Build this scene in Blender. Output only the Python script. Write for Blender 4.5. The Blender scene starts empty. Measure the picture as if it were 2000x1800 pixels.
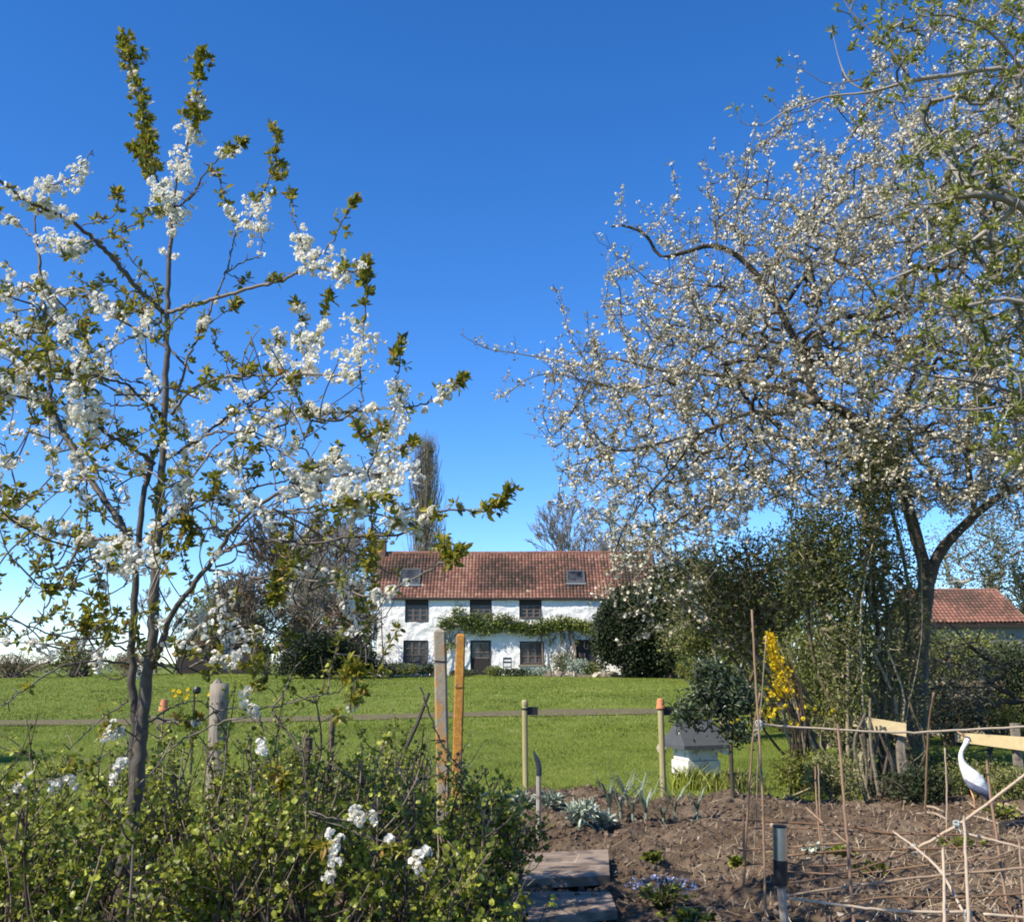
import bpy, math, random
import numpy as np
from mathutils import Vector
rng = np.random.default_rng(7); random.seed(7)
scene = bpy.context.scene; COL = scene.collection
R_ = math.radians
# ------------------------------------------------------------------ camera model
F_PX, EYE = 2000.0, 1.6
PITCH = math.atan(390/2000)
CP, SP = math.cos(PITCH), math.sin(PITCH)
def P(px, py, Y):
    a = (px-1000)/F_PX; b = (900-py)/F_PX
    d = np.array([a, CP-b*SP, SP+b*CP]); d = d*(Y/d[1])
    return np.array([d[0], d[1], EYE+d[2]])
def sst(t): t = np.clip(t, 0, 1); return t*t*(3-2*t)
def gh(x, y):
    x = np.asarray(x, float); y = np.asarray(y, float)
    z = 0.0165*np.clip(y-13, 0, 49)
    z = z - 14*sst((y-66)/260) + 0.05*np.sin(x*0.31+1)*sst((y-14)/8)*np.cos(y*0.21)
    return z
def G(px, py):
    lo, hi = 2.0, 60.0
    for _ in range(50):
        m = .5*(lo+hi); q = P(px, py, m)
        if q[2] > gh(q[0], q[1]): lo = m
        else: hi = m
    return P(px, py, lo)
def drop(p): return np.array([p[0], p[1], float(gh(p[0], p[1]))])
# ------------------------------------------------------------------ noise
_pt = rng.random(4096)
def _h(i, j, k): return _pt[(i*73+j*179+k*283+((i*j) & 31)*7) & 4095]
def vnoise(x, y, z=0):
    x = np.asarray(x, float); y = np.asarray(y, float); z = np.zeros_like(x)+z
    xi, yi, zi = np.floor(x).astype(int), np.floor(y).astype(int), np.floor(z).astype(int)
    u, v, w = x-xi, y-yi, z-zi
    u, v, w = u*u*(3-2*u), v*v*(3-2*v), w*w*(3-2*w)
    r = 0
    for a in (0, 1):
        for b in (0, 1):
            for c in (0, 1):
                r = r + _h(xi+a, yi+b, zi+c)*(u if a else 1-u)*(v if b else 1-v)*(w if c else 1-w)
    return r
def fbm(x, y, z=0, o=4):
    r, a, t = 0, 1, 0
    for i in range(o):
        r = r + a*vnoise(x*2**i+i*17.3, y*2**i+i*9.1, z*2**i if not np.isscalar(z) or z else i*3.7); t += a; a *= .5
    return r/t
# ------------------------------------------------------------------ mesh builder
def nrm(v): return v/np.maximum(np.linalg.norm(v, axis=-1, keepdims=True), 1e-9)
class MB:
    def __init__(s): s.v = []; s.f = []; s.t = []; s.n = 0
    def add(s, v, f, t=0.5):
        v = np.asarray(v, float).reshape(-1, 3); f = np.asarray(f, int)
        s.v.append(v); s.f.append(f+s.n); s.n += len(v)
        s.t.append(np.full(len(f), t, float) if np.isscalar(t) else np.asarray(t, float)); return s
    def box(s, c, d, rz=0.0, t=0.5, rx=0.0, ry=0.0):
        q = np.array([[x, y, z] for x in (-.5, .5) for y in (-.5, .5) for z in (-.5, .5)])*np.array(d)
        c_, s_ = math.cos(rx), math.sin(rx); q = q@np.array([[1, 0, 0], [0, c_, s_], [0, -s_, c_]])
        c_, s_ = math.cos(ry), math.sin(ry); q = q@np.array([[c_, 0, -s_], [0, 1, 0], [s_, 0, c_]])
        c_, s_ = math.cos(rz), math.sin(rz); q = q@np.array([[c_, s_, 0], [-s_, c_, 0], [0, 0, 1]])
        return s.add(q+np.array(c), [[0, 1, 3, 2], [4, 6, 7, 5], [0, 4, 5, 1], [2, 3, 7, 6], [0, 2, 6, 4], [1, 5, 7, 3]], t)
    def tube(s, pts, rad, k=5, t=0.5, cap=True, rough=0.0):
        p = np.asarray(pts, float); n = len(p)
        if n < 2: return s
        r = np.full(n, rad, float) if np.isscalar(rad) else np.asarray(rad, float)
        d = nrm(np.gradient(p, axis=0)); up = np.array([.31, .17, .93]) if abs(d[0][2]) < .85 else np.array([.9, .2, .1])
        x = nrm(np.cross(d, up)); y = np.cross(d, x)
        an = np.arange(k)*2*math.pi/k
        rr = r[:, None]*np.ones(k)[None]
        if rough: rr = rr*(1+rough*(rng.random(rr.shape)-.5)*2)
        v = p[:, None]+rr[..., None]*(np.cos(an)[None, :, None]*x[:, None]+np.sin(an)[None, :, None]*y[:, None])
        i = np.arange(n-1)[:, None]*k; j = np.arange(k)[None]; j2 = (j+1) % k
        f = np.stack([i+j, i+j2, i+k+j2, i+k+j], -1).reshape(-1, 4)
        b = s.n; s.add(v.reshape(-1, 3), f, t)
        if cap and k >= 3:
            s.f.append(np.array([list(range(b+k-1, b-1, -1))])); s.t.append(np.array([t if np.isscalar(t) else .5]))
            s.f.append(np.array([list(range(b+(n-1)*k, b+n*k))])); s.t.append(np.array([t if np.isscalar(t) else .5]))
        return s
    def lathe(s, prof, c=(0, 0, 0), k=16, t=0.5):
        c = np.array(c, float); z = np.array([q[1] for q in prof]); r = [max(q[0], 1e-4) for q in prof]
        an = np.arange(k)*2*math.pi/k
        v = np.stack([np.outer(r, np.cos(an)), np.outer(r, np.sin(an)), np.outer(z, np.ones(k))], -1)+c
        i = np.arange(len(r)-1)[:, None]*k; j = np.arange(k)[None]; j2 = (j+1) % k
        return s.add(v.reshape(-1, 3), np.stack([i+j, i+j2, i+k+j2, i+k+j], -1).reshape(-1, 4), t)
    def scatter(s, T, pos, B, sc, tint):
        tv, tf = T; pos = np.asarray(pos, float); n = len(pos)
        if n == 0: return s
        sc = np.asarray(sc, float)
        if sc.ndim == 0: sc = np.full(n, float(sc))
        if sc.ndim == 1: sc = np.repeat(sc[:, None], 3, 1)
        v = np.einsum('nij,nkj->nki', B, tv[None]*sc[:, None, :])+pos[:, None]
        f = tf[None]+(np.arange(n)*len(tv))[:, None, None]
        tint = np.full(n, tint, float) if np.isscalar(tint) else tint
        return s.add(v.reshape(-1, 3), f.reshape(-1, tf.shape[1]), np.repeat(tint, len(tf)))
    def build(s, name, mat, parent=None, smooth=False, loc=None):
        v = np.concatenate(s.v); L = np.array(parent.location) if parent is not None else np.zeros(3)
        if parent is not None and parent.parent is not None: L = L+np.array(parent.parent.location)
        o_loc = np.zeros(3)
        if loc is not None: o_loc = np.array(loc, float)-L
        v = v-L-o_loc
        me = bpy.data.meshes.new(name)
        tot = np.concatenate([np.full(len(f), f.shape[1]) for f in s.f if len(f)])
        li = np.concatenate([f.reshape(-1) for f in s.f if len(f)])
        tt = np.concatenate([t for t, f in zip(s.t, s.f) if len(f)])
        me.vertices.add(len(v)); me.vertices.foreach_set('co', v.astype(np.float32).reshape(-1))
        me.loops.add(len(li)); me.loops.foreach_set('vertex_index', li.astype(np.int32))
        me.polygons.add(len(tot)); st = np.concatenate([[0], np.cumsum(tot)[:-1]])
        me.polygons.foreach_set('loop_start', st.astype(np.int32))
        me.polygons.foreach_set('loop_total', tot.astype(np.int32))
        a = me.attributes.new('tint', 'FLOAT', 'FACE'); a.data.foreach_set('value', tt.astype(np.float32))
        me.polygons.foreach_set('use_smooth', np.full(len(tot), smooth))
        me.update(calc_edges=True); me.validate()
        me.materials.append(mat)
        o = bpy.data.objects.new(name, me); COL.objects.link(o)
        if parent is not None: o.parent = parent
        o.location = o_loc
        return o
def tag(o, label=None, cat=None, group=None, kind=None):
    if label: o['label'] = label
    if cat: o['category'] = cat
    if group: o['group'] = group
    if kind: o['kind'] = kind
    return o
def thing(name, loc, label, cat, group=None):
    o = bpy.data.objects.new(name, None); COL.objects.link(o); o.location = [float(q) for q in loc]
    o.empty_display_size = .1
    return tag(o, label, cat, group)
def dup(root, loc, rz, label=None, sc=1.0):
    r = root.copy(); COL.objects.link(r); r.location = [float(q) for q in loc]; r.rotation_euler = (0, 0, rz); r.scale = (sc, sc, sc)
    if label: r['label'] = label
    for ch in list(root.children):
        c = ch.copy(); COL.objects.link(c); c.parent = r
        for g in ch.children:
            d = g.copy(); COL.objects.link(d); d.parent = c
    return r
# ------------------------------------------------------------------ templates
T_LEAF = (np.array([[0, 0, 0], [-.2, .35, .07], [.2, .35, .07], [0, .45, 0], [-.14, .72, .05], [.14, .72, .05], [0, 1, -.1]]),
          np.array([[0, 3, 1], [0, 2, 3], [1, 3, 4], [3, 2, 5], [4, 3, 6], [3, 5, 6]]))
T_BROAD = (np.array([[0, 0, 0], [-.4, .25, .12], [.4, .25, .12], [0, .5, 0], [-.42, .7, .06], [.42, .7, .06], [0, 1, -.12]]),
           np.array([[0, 3, 1], [0, 2, 3], [1, 3, 4], [3, 2, 5], [4, 3, 6], [3, 5, 6]]))
T_CARD = (np.array([[0, 0, 0], [.3, .5, .1], [0, 1, -.1], [-.3, .5, .1]]), np.array([[0, 1, 2, 3]]))
T_BLADE = (np.array([[-.5, 0, 0], [.5, 0, 0], [.2, 1, .35], [-.2, 1, .35]]), np.array([[0, 1, 2, 3]]))
def _flower(rings):
    v, f = [], []
    for (n, r, z, off, w) in rings:
        for i in range(n):
            a = off+i*2*math.pi/n; c, s = math.cos(a), math.sin(a); b = len(v)
            for (u, q, h) in ((.12, 0, 0), (.65, -w, z*.7), (1, 0, z), (.65, w, z*.7)):
                v.append([r*(u*c-q*s), r*(u*s+q*c), r*h])
            f.append([b, b+1, b+2, b+3])
    return np.array(v), np.array(f)
T_FLOW2 = _flower([(5, 1, .35, 0, .5), (5, .75, .8, .6, .45)])
T_FLOW1 = _flower([(5, 1, .45, 0, .48)])
def _star(n=5):
    v = [[0, 0, -.3]]; f = []
    for i in range(n):
        a = i*2*math.pi/n; v.append([math.cos(a), math.sin(a), .25])
    v.append([0, 0, .6])
    for i in range(n): f.append([0, 1+(i+1) % n, 1+i]); f.append([n+1, 1+i, 1+(i+1) % n])
    return np.array(v), np.array(f)
T_BUD = _star()
def basis(d, n=None):
    d = nrm(np.asarray(d, float))
    if n is None: n = rng.normal(size=d.shape)
    x = nrm(np.cross(d, n)); z = np.cross(x, d)
    return np.stack([x, d, z], -1)
def rdir(n, up=0.0, s=1.0):
    d = nrm(rng.normal(size=(n, 3))); d[:, 2] = d[:, 2]*s+up; return nrm(d)
def leaves(mb, T, pos, size, up=.3, var=.35, nup=.6, t=None, dirs=None):
    n = len(pos)
    if n == 0: return
    d = rdir(n, up) if dirs is None else nrm(dirs+rng.normal(size=(n, 3))*.25)
    nn = nrm(rng.normal(size=(n, 3))*.8+np.array([-.2, -.2, nup]))
    sc = size*(1+var*(rng.random(n)*2-1))
    mb.scatter(T, pos, basis(d, nn), sc, rng.random(n) if t is None else t)
def smooth_line(pts, sub=6):
    p = np.asarray(pts, float)
    if len(p) < 3:
        return np.array([p[0]+(p[-1]-p[0])*t for t in np.linspace(0, 1, sub+1)])
    q = np.vstack([2*p[0]-p[1], p, 2*p[-1]-p[-2]]); out = []
    for i in range(1, len(q)-2):
        for t in np.linspace(0, 1, sub, endpoint=False):
            a, b, c, d = q[i-1], q[i], q[i+1], q[i+2]
            out.append(.5*((2*b)+(c-a)*t+(2*a-5*b+4*c-d)*t*t+(3*b-a-3*c+d)*t**3))
    out.append(p[-1]); return np.array(out)
def grow(roots, targets, step=.25, jit=.06, rtip=.004, pw=.47, rmax=9, up=.0, curl=.25):
    """branching skeleton: traced limbs first, then every target joined to its nearest node"""
    cap = 20000+len(targets)*12; pos = np.zeros((cap, 3)); par = np.full(cap, -1); n = 0; paths = []; drn = np.zeros((cap, 3))
    for i, r in enumerate(roots):
        r = np.asarray(r, float); prev = -1; idx = []
        if i > 0:
            prev = int(np.argmin(((pos[:n]-r[0])**2).sum(1))); idx.append(prev)
            if np.linalg.norm(pos[prev]-r[0]) < .05: r = r[1:]
        for q in r:
            pos[n] = q; par[n] = prev; drn[n] = q-(pos[prev] if prev >= 0 else q-np.array([0, 0, .1])); prev = n; idx.append(n); n += 1
        paths.append(idx)
    root = pos[0].copy(); tg = np.asarray(targets); tg = tg[np.argsort(((tg-pos[:n].mean(0))**2).sum(1))] if len(tg) else tg
    lo = min(3, n-1)
    for t in tg:
        d = np.linalg.norm(pos[lo:n]-t, axis=1); j = int(np.argmin(d))+lo; L = d[j-lo]
        if L < .04: continue
        k = max(2, int(math.ceil(L/step))); a = pos[j]; dd = nrm(drn[j]); dd = nrm(dd+rng.normal(size=3)*.5)
        m = a+(t-a)*.45+dd*L*curl+np.array([0, 0, up*L]); prev = j; idx = [j]
        for s in range(1, k+1):
            u = s/k; q = (1-u)**2*a+2*u*(1-u)*m+u*u*t
            if s < k: q = q+rng.normal(size=3)*jit*L/k
            pos[n] = q; par[n] = prev; drn[n] = q-pos[prev]; prev = n; idx.append(n); n += 1
        paths.append(idx)
    cnt = np.ones(n)
    for i in range(n-1, -1, -1):
        if par[i] >= 0: cnt[par[i]] += cnt[i]*(1.0)
    rad = np.minimum(rtip*np.power(cnt/2, pw), rmax)
    return pos[:n], rad, paths
def tubes_from(mb, pos, rad, paths, kbig=8, ksm=4, rough=.05, tint=None):
    for idx in paths:
        if len(idx) < 2: continue
        r = rad[idx].copy(); r[0] = min(r[0], r[1]*1.25)
        k = kbig if r.max() > .05 else (5 if r.max() > .015 else ksm)
        mb.tube(pos[idx], r, k, t=random.random() if tint is None else tint, cap=False, rough=rough if k > 5 else 0)
# ------------------------------------------------------------------ materials
def rgb(h):
    h = h.lstrip('#'); c = [int(h[i:i+2], 16)/255 for i in (0, 2, 4)]
    return tuple((q/12.92 if q <= .04045 else ((q+.055)/1.055)**2.4) for q in c)+(1,)
def mat(name, cols, rough=.75, transl=0.0, bump=0.0, bscale=20.0, noise=0.0, nscale=4.0, spec=.3, attr=True, metal=0.0, stretch=None, detail=6.0, bdist=.02, spots=None):
    m = bpy.data.materials.new(name); m.use_nodes = True; N = m.node_tree.nodes; L = m.node_tree.links
    for q in list(N): N.remove(q)
    out = N.new('ShaderNodeOutputMaterial'); bs = N.new('ShaderNodeBsdfPrincipled')
    bs.inputs['Roughness'].default_value = rough; bs.inputs['Specular IOR Level'].default_value = spec; bs.inputs['Metallic'].default_value = metal
    cols = [c if len(c) == 2 and not isinstance(c[0], str) else c for c in cols]
    ramp = N.new('ShaderNodeValToRGB'); els = ramp.color_ramp.elements
    while len(els) < len(cols): els.new(.5)
    for e, (p, c) in zip(els, cols): e.position = p; e.color = c if len(c) == 4 else tuple(c)+(1,)
    tc = N.new('ShaderNodeTexCoord'); vec = tc.outputs['Object']
    if stretch:
        mp = N.new('ShaderNodeMapping'); mp.inputs['Scale'].default_value = stretch; L.new(vec, mp.inputs['Vector']); vec = mp.outputs['Vector']
    src = None
    if attr:
        at = N.new('ShaderNodeAttribute'); at.attribute_name = 'tint'; src = at.outputs['Fac']
    if noise > 0 or not attr:
        nz = N.new('ShaderNodeTexNoise'); nz.inputs['Scale'].default_value = nscale; nz.inputs['Detail'].default_value = detail; nz.inputs['Roughness'].default_value = .65
        L.new(vec, nz.inputs['Vector'])
        if attr:
            ma = N.new('ShaderNodeMath'); ma.operation = 'MULTIPLY_ADD'; L.new(nz.outputs['Fac'], ma.inputs[0]); ma.inputs[1].default_value = noise*2
            ad = N.new('ShaderNodeMath'); ad.operation = 'SUBTRACT'; L.new(src, ad.inputs[0]); ad.inputs[1].default_value = noise
            L.new(ad.outputs[0], ma.inputs[2]); src = ma.outputs[0]
        else: src = nz.outputs['Fac']
    L.new(src, ramp.inputs['Fac']); colo = ramp.outputs['Color']
    if spots:
        sc, th, c, am = spots
        n2 = N.new('ShaderNodeTexNoise'); n2.inputs['Scale'].default_value = sc; n2.inputs['Detail'].default_value = 8; L.new(tc.outputs['Object'], n2.inputs['Vector'])
        r2 = N.new('ShaderNodeValToRGB'); r2.color_ramp.elements[0].position = th; r2.color_ramp.elements[1].position = th+.08
        r2.color_ramp.elements[0].color = (0, 0, 0, 1); r2.color_ramp.elements[1].color = (am, am, am, 1); L.new(n2.outputs['Fac'], r2.inputs['Fac'])
        mx = N.new('ShaderNodeMixRGB'); L.new(r2.outputs['Color'], mx.inputs['Fac']); L.new(colo, mx.inputs['Color1']); mx.inputs['Color2'].default_value = c; colo = mx.outputs['Color']
    L.new(colo, bs.inputs['Base Color'])
    if bump:
        b = N.new('ShaderNodeBump'); b.inputs['Strength'].default_value = bump; b.inputs['Distance'].default_value = bdist
        n3 = N.new('ShaderNodeTexNoise'); n3.inputs['Scale'].default_value = bscale; n3.inputs['Detail'].default_value = 8; L.new(vec, n3.inputs['Vector'])
        L.new(n3.outputs['Fac'], b.inputs['Height']); L.new(b.outputs['Normal'], bs.inputs['Normal'])
    if transl:
        tr = N.new('ShaderNodeBsdfTranslucent'); L.new(colo, tr.inputs['Color']); mx = N.new('ShaderNodeMixShader'); mx.inputs[0].default_value = transl
        L.new(bs.outputs[0], mx.inputs[1]); L.new(tr.outputs[0], mx.inputs[2]); L.new(mx.outputs[0], out.inputs['Surface'])
    else: L.new(bs.outputs[0], out.inputs['Surface'])
    return m
def c3(*a): return tuple(a)+(1,)
M = {}
M['bark_cherry'] = mat('bark_cherry', [(0, c3(.03, .024, .02)), (.5, c3(.085, .07, .055)), (1, c3(.24, .2, .16))], .6, noise=.35, nscale=30, bump=.6, bscale=60, bdist=.004)
M['bark_plum'] = mat('bark_plum', [(0, c3(.03, .024, .018)), (.5, c3(.09, .073, .052)), (1, c3(.28, .235, .165))], .8, noise=.3, nscale=6, bump=.8, bscale=25)
M['bark_grey'] = mat('bark_grey', [(0, c3(.1, .085, .07)), (.5, c3(.2, .175, .145)), (1, c3(.34, .3, .25))], .8, noise=.3, nscale=3)
M['bark_purple'] = mat('bark_purple', [(0, c3(.1, .08, .06)), (1, c3(.25, .2, .15))], .85, noise=.2, nscale=3)
M['bark_olive'] = mat('bark_olive', [(0, c3(.07, .055, .03)), (.5, c3(.2, .165, .1)), (1, c3(.38, .32, .21))], .8, noise=.2, nscale=3)
M['bark_dark'] = mat('bark_dark', [(0, c3(.03, .024, .018)), (1, c3(.1, .08, .06))], .85, noise=.3, nscale=5, bump=.5, bscale=20)
M['stem_brown'] = mat('stem_brown', [(0, c3(.03, .02, .014)), (.6, c3(.11, .078, .055)), (1, c3(.3, .23, .17))], .7, noise=.2, nscale=10)
M['petal'] = mat('petal', [(0, c3(.62, .58, .46)), (.3, c3(.82, .79, .68)), (1, c3(.9, .88, .81))], .8, transl=.35, spec=.1)
M['petal_plum'] = mat('petal_plum', [(0, c3(.34, .28, .18)), (.3, c3(.6, .53, .38)), (.7, c3(.79, .73, .58)), (1, c3(.87, .83, .7))], .8, transl=.2, spec=.1)
M['leaf_cherry'] = mat('leaf_cherry', [(0, c3(.1, .11, .016)), (.4, c3(.21, .215, .026)), (.8, c3(.36, .33, .035)), (1, c3(.36, .2, .05))], .45, transl=.42, spec=.4)
M['leaf_currant'] = mat('leaf_currant', [(0, c3(.03, .042, .008)), (.45, c3(.19, .225, .024)), (1, c3(.54, .55, .08))], .4, transl=.38, spec=.4)
M['leaf_spring'] = mat('leaf_spring', [(0, c3(.11, .12, .025)), (.6, c3(.22, .24, .045)), (1, c3(.4, .41, .08))], .5, transl=.4)
M['leaf_bud'] = mat('leaf_bud', [(0, c3(.12, .11, .05)), (1, c3(.26, .25, .1))], .6, transl=.3)
M['leaf_ever'] = mat('leaf_ever', [(0, c3(.05, .065, .015)), (.45, c3(.15, .17, .04)), (.8, c3(.27, .27, .085)), (1, c3(.5, .44, .24))], .5, transl=.35, spec=.45)
M['leaf_bay'] = mat('leaf_bay', [(0, c3(.015, .026, .01)), (.6, c3(.045, .065, .025)), (1, c3(.14, .17, .08))], .35, transl=.1, spec=.5)
M['leaf_yew'] = mat('leaf_yew', [(0, c3(.012, .018, .008)), (.6, c3(.03, .045, .015)), (1, c3(.075, .09, .035))], .6, transl=.1)
M['leaf_ivy'] = mat('leaf_ivy', [(0, c3(.05, .07, .018)), (.5, c3(.14, .165, .035)), (1, c3(.32, .31, .1))], .5, transl=.25)
M['leaf_climber'] = mat('leaf_climber', [(0, c3(.04, .06, .015)), (.5, c3(.11, .15, .03)), (1, c3(.34, .36, .07))], .5, transl=.2)
M['leaf_brown'] = mat('leaf_brown', [(0, c3(.12, .08, .04)), (1, c3(.38, .29, .18))], .8, transl=.2)
M['leaf_silver'] = mat('leaf_silver', [(0, c3(.14, .19, .14)), (1, c3(.5, .56, .44))], .6, transl=.15)
M['leaf_leek'] = mat('leaf_leek', [(0, c3(.07, .1, .07)), (1, c3(.28, .33, .23))], .5, transl=.2)
M['leaf_willow'] = mat('leaf_willow', [(0, c3(.1, .11, .05)), (1, c3(.26, .27, .14))], .7, transl=.25)
M['yellow_petal'] = mat('yellow_petal', [(0, c3(.75, .5, .01)), (1, c3(.9, .68, .03))], .7, transl=.35)
M['blue_petal'] = mat('blue_petal', [(0, c3(.35, .45, .75)), (1, c3(.6, .68, .85))], .7, transl=.3)
M['cane'] = mat('cane', [(0, c3(.13, .065, .035)), (.5, c3(.26, .165, .095)), (1, c3(.52, .42, .3))], .5, noise=.12, nscale=12)
M['old_wood'] = mat('old_wood', [(0, c3(.12, .095, .07)), (.5, c3(.26, .22, .17)), (1, c3(.42, .37, .3))], .85, noise=.45, nscale=14, bump=1, bscale=30, stretch=(1, 1, .12), bdist=.012, spots=(10, .55, c3(.1, .08, .06), .8))
M['stake_wood'] = mat('stake_wood', [(0, c3(.2, .16, .075)), (1, c3(.5, .43, .22))], .8, noise=.4, nscale=14, stretch=(1, 1, .12), bump=.5, bscale=50, bdist=.004, spots=(9, .6, c3(.14, .13, .07), .7))
M['new_wood'] = mat('new_wood', [(0, c3(.36, .27, .13)), (1, c3(.68, .56, .33))], .75, noise=.45, nscale=12, bump=.5, bscale=40, bdist=.005, spots=(5, .6, c3(.26, .19, .1), .7), stretch=(.2, 1, 1))
M['board_wood'] = mat('board_wood', [(.25, c3(.12, .09, .065)), (.5, c3(.27, .205, .15)), (.8, c3(.42, .33, .25))], .85, attr=False, nscale=9, stretch=(.25, 1, 1), bump=.8, bscale=30, bdist=.01, spots=(6, .52, c3(.13, .1, .07), .8))
M['concrete_lichen'] = mat('concrete_lichen', [(0, c3(.17, .14, .1)), (.5, c3(.27, .23, .17)), (1, c3(.38, .34, .26))], .9, attr=False, nscale=22, bump=.8, bscale=60, bdist=.006, spots=(7, .47, c3(.42, .2, .04), .75))
M['orange_lichen'] = mat('orange_lichen', [(.3, c3(.22, .15, .08)), (.45, c3(.36, .16, .03)), (.7, c3(.5, .26, .06))], .9, attr=False, nscale=26, bump=.8, bscale=60, bdist=.006, spots=(9, .6, c3(.12, .1, .07), .8))
M['terracotta'] = mat('terracotta', [(0, c3(.5, .17, .07)), (1, c3(.68, .3, .14))], .8, noise=.3, nscale=20)
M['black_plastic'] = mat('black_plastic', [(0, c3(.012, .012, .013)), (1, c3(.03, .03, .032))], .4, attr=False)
M['steel'] = mat('steel', [(0, c3(.5, .52, .54)), (1, c3(.62, .63, .65))], .28, attr=False, metal=1, nscale=60)
M['blue_steel'] = mat('blue_steel', [(0, c3(.03, .035, .05)), (1, c3(.1, .11, .14))], .4, attr=False, metal=.6, nscale=60)
M['twine'] = mat('twine', [(0, c3(.35, .42, .38)), (1, c3(.55, .6, .55))], .9)
M['whitewash'] = mat('whitewash', [(.25, c3(.5, .48, .42)), (.42, c3(.8, .78, .73)), (1, c3(.88, .86, .82))], .9, attr=False, nscale=3.5, bump=1, bscale=4, bdist=.05)
M['tile'] = mat('tile', [(0, c3(.05, .036, .028)), (.3, c3(.105, .062, .044)), (.6, c3(.185, .09, .064)), (.85, c3(.26, .125, .087)), (.97, c3(.3, .2, .13)), (1, c3(.5, .4, .28))], .85, noise=.16, nscale=4, bump=.3, bscale=20)
M['brick'] = mat('brick', [(.3, c3(.07, .045, .03)), (.7, c3(.19, .12, .085))], .9, attr=False, nscale=8, stretch=(1, 1, 3))
M['dark_wood'] = mat('dark_wood', [(0, c3(.018, .014, .012)), (1, c3(.045, .036, .03))], .6, noise=.2, nscale=8)
M['bar_wood'] = mat('bar_wood', [(0, c3(.12, .085, .07)), (1, c3(.24, .18, .15))], .6, noise=.2, nscale=8)
M['glass_dark'] = mat('glass_dark', [(.35, c3(.008, .009, .01)), (.65, c3(.07, .075, .08))], .08, attr=False, nscale=2, spec=.35)
M['grey_paint'] = mat('grey_paint', [(0, c3(.1, .11, .12)), (1, c3(.2, .21, .22))], .5, noise=.2, nscale=6)
M['white_paint'] = mat('white_paint', [(0, c3(.45, .42, .35)), (1, c3(.8, .78, .71))], .7, noise=.35, nscale=9, bump=.3, bscale=30, bdist=.004, spots=(11, .56, c3(.22, .19, .13), .7))
M['grey_felt'] = mat('grey_felt', [(0, c3(.03, .035, .038)), (1, c3(.12, .125, .13))], .8, noise=.3, nscale=9)
M['stone'] = mat('stone', [(0, c3(.14, .11, .08)), (.6, c3(.3, .25, .18)), (1, c3(.5, .44, .34))], .9, noise=.2, nscale=6, bump=.5, bscale=20)
M['heron_white'] = mat('heron_white', [(.3, c3(.62, .6, .54)), (.6, c3(.84, .83, .8))], .75, attr=False, nscale=14, bump=.5, bscale=50, bdist=.006, spots=(20, .6, c3(.4, .38, .3), .5))
M['heron_grey'] = mat('heron_grey', [(0, c3(.08, .09, .13)), (1, c3(.17, .18, .23))], .6, attr=False, nscale=30)
M['heron_beak'] = mat('heron_beak', [(0, c3(.6, .3, .16)), (1, c3(.7, .42, .2))], .5, attr=False)
# ------------------------------------------------------------------ ground, soil, path, grass
def grid_mesh(X, Y, Z):
    nx, ny = X.shape; v = np.stack([X, Y, Z], -1).reshape(-1, 3)
    i = np.arange(nx-1)[:, None]*ny; j = np.arange(ny-1)[None]
    f = np.stack([i+j, i+ny+j, i+ny+j+1, i+j+1], -1).reshape(-1, 4); return v, f
xs = np.concatenate([-np.geomspace(3000, 12, 40), np.linspace(-11.5, 14, 90), np.geomspace(14.5, 3000, 40)])
ys = np.concatenate([np.linspace(-60, -2, 8), np.linspace(0, 80, 200), np.geomspace(82, 6000, 60)])
X, Y = np.meshgrid(xs, ys, indexing='ij'); Z = gh(X, Y)
mg = bpy.data.materials.new('grassland'); mg.use_nodes = True
N = mg.node_tree.nodes; L = mg.node_tree.links; bs = N['Principled BSDF']; bs.inputs['Roughness'].default_value = .95; bs.inputs['Specular IOR Level'].default_value = .1
tc = N.new('ShaderNodeTexCoord')
def nz_(scale, det=6, src=None, st=None):
    n = N.new('ShaderNodeTexNoise'); n.inputs['Scale'].default_value = scale; n.inputs['Detail'].default_value = det
    if st:
        mp = N.new('ShaderNodeMapping'); mp.inputs['Scale'].default_value = st; L.new(tc.outputs['Object'], mp.inputs['Vector']); L.new(mp.outputs['Vector'], n.inputs['Vector'])
    else: L.new(tc.outputs['Object'], n.inputs['Vector'])
    return n.outputs['Fac']
def ramp_(src, els):
    r = N.new('ShaderNodeValToRGB')
    while len(r.color_ramp.elements) < len(els): r.color_ramp.elements.new(.5)
    for e, (p, c) in zip(r.color_ramp.elements, els): e.position = p; e.color = c
    L.new(src, r.inputs['Fac']); return r.outputs['Color']
a = ramp_(nz_(.9), [(.3, c3(.1, .14, .02)), (.5, c3(.15, .195, .03)), (.7, c3(.21, .235, .052))])
b = ramp_(nz_(14), [(.3, c3(.08, .105, .018)), (.7, c3(.18, .215, .045))])
mx = N.new('ShaderNodeMixRGB'); mx.inputs[0].default_value = .5; L.new(a, mx.inputs[1]); L.new(b, mx.inputs[2])
L.new(mx.outputs[0], bs.inputs['Base Color'])
bp = N.new('ShaderNodeBump'); bp.inputs['Strength'].default_value = .6; bp.inputs['Distance'].default_value = .05; L.new(nz_(25), bp.inputs['Height']); L.new(bp.outputs[0], bs.inputs['Normal'])
ob = MB().add(*grid_mesh(X, Y, Z)).build('lawn', mg, smooth=True); ob['kind'] = 'structure'

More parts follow.
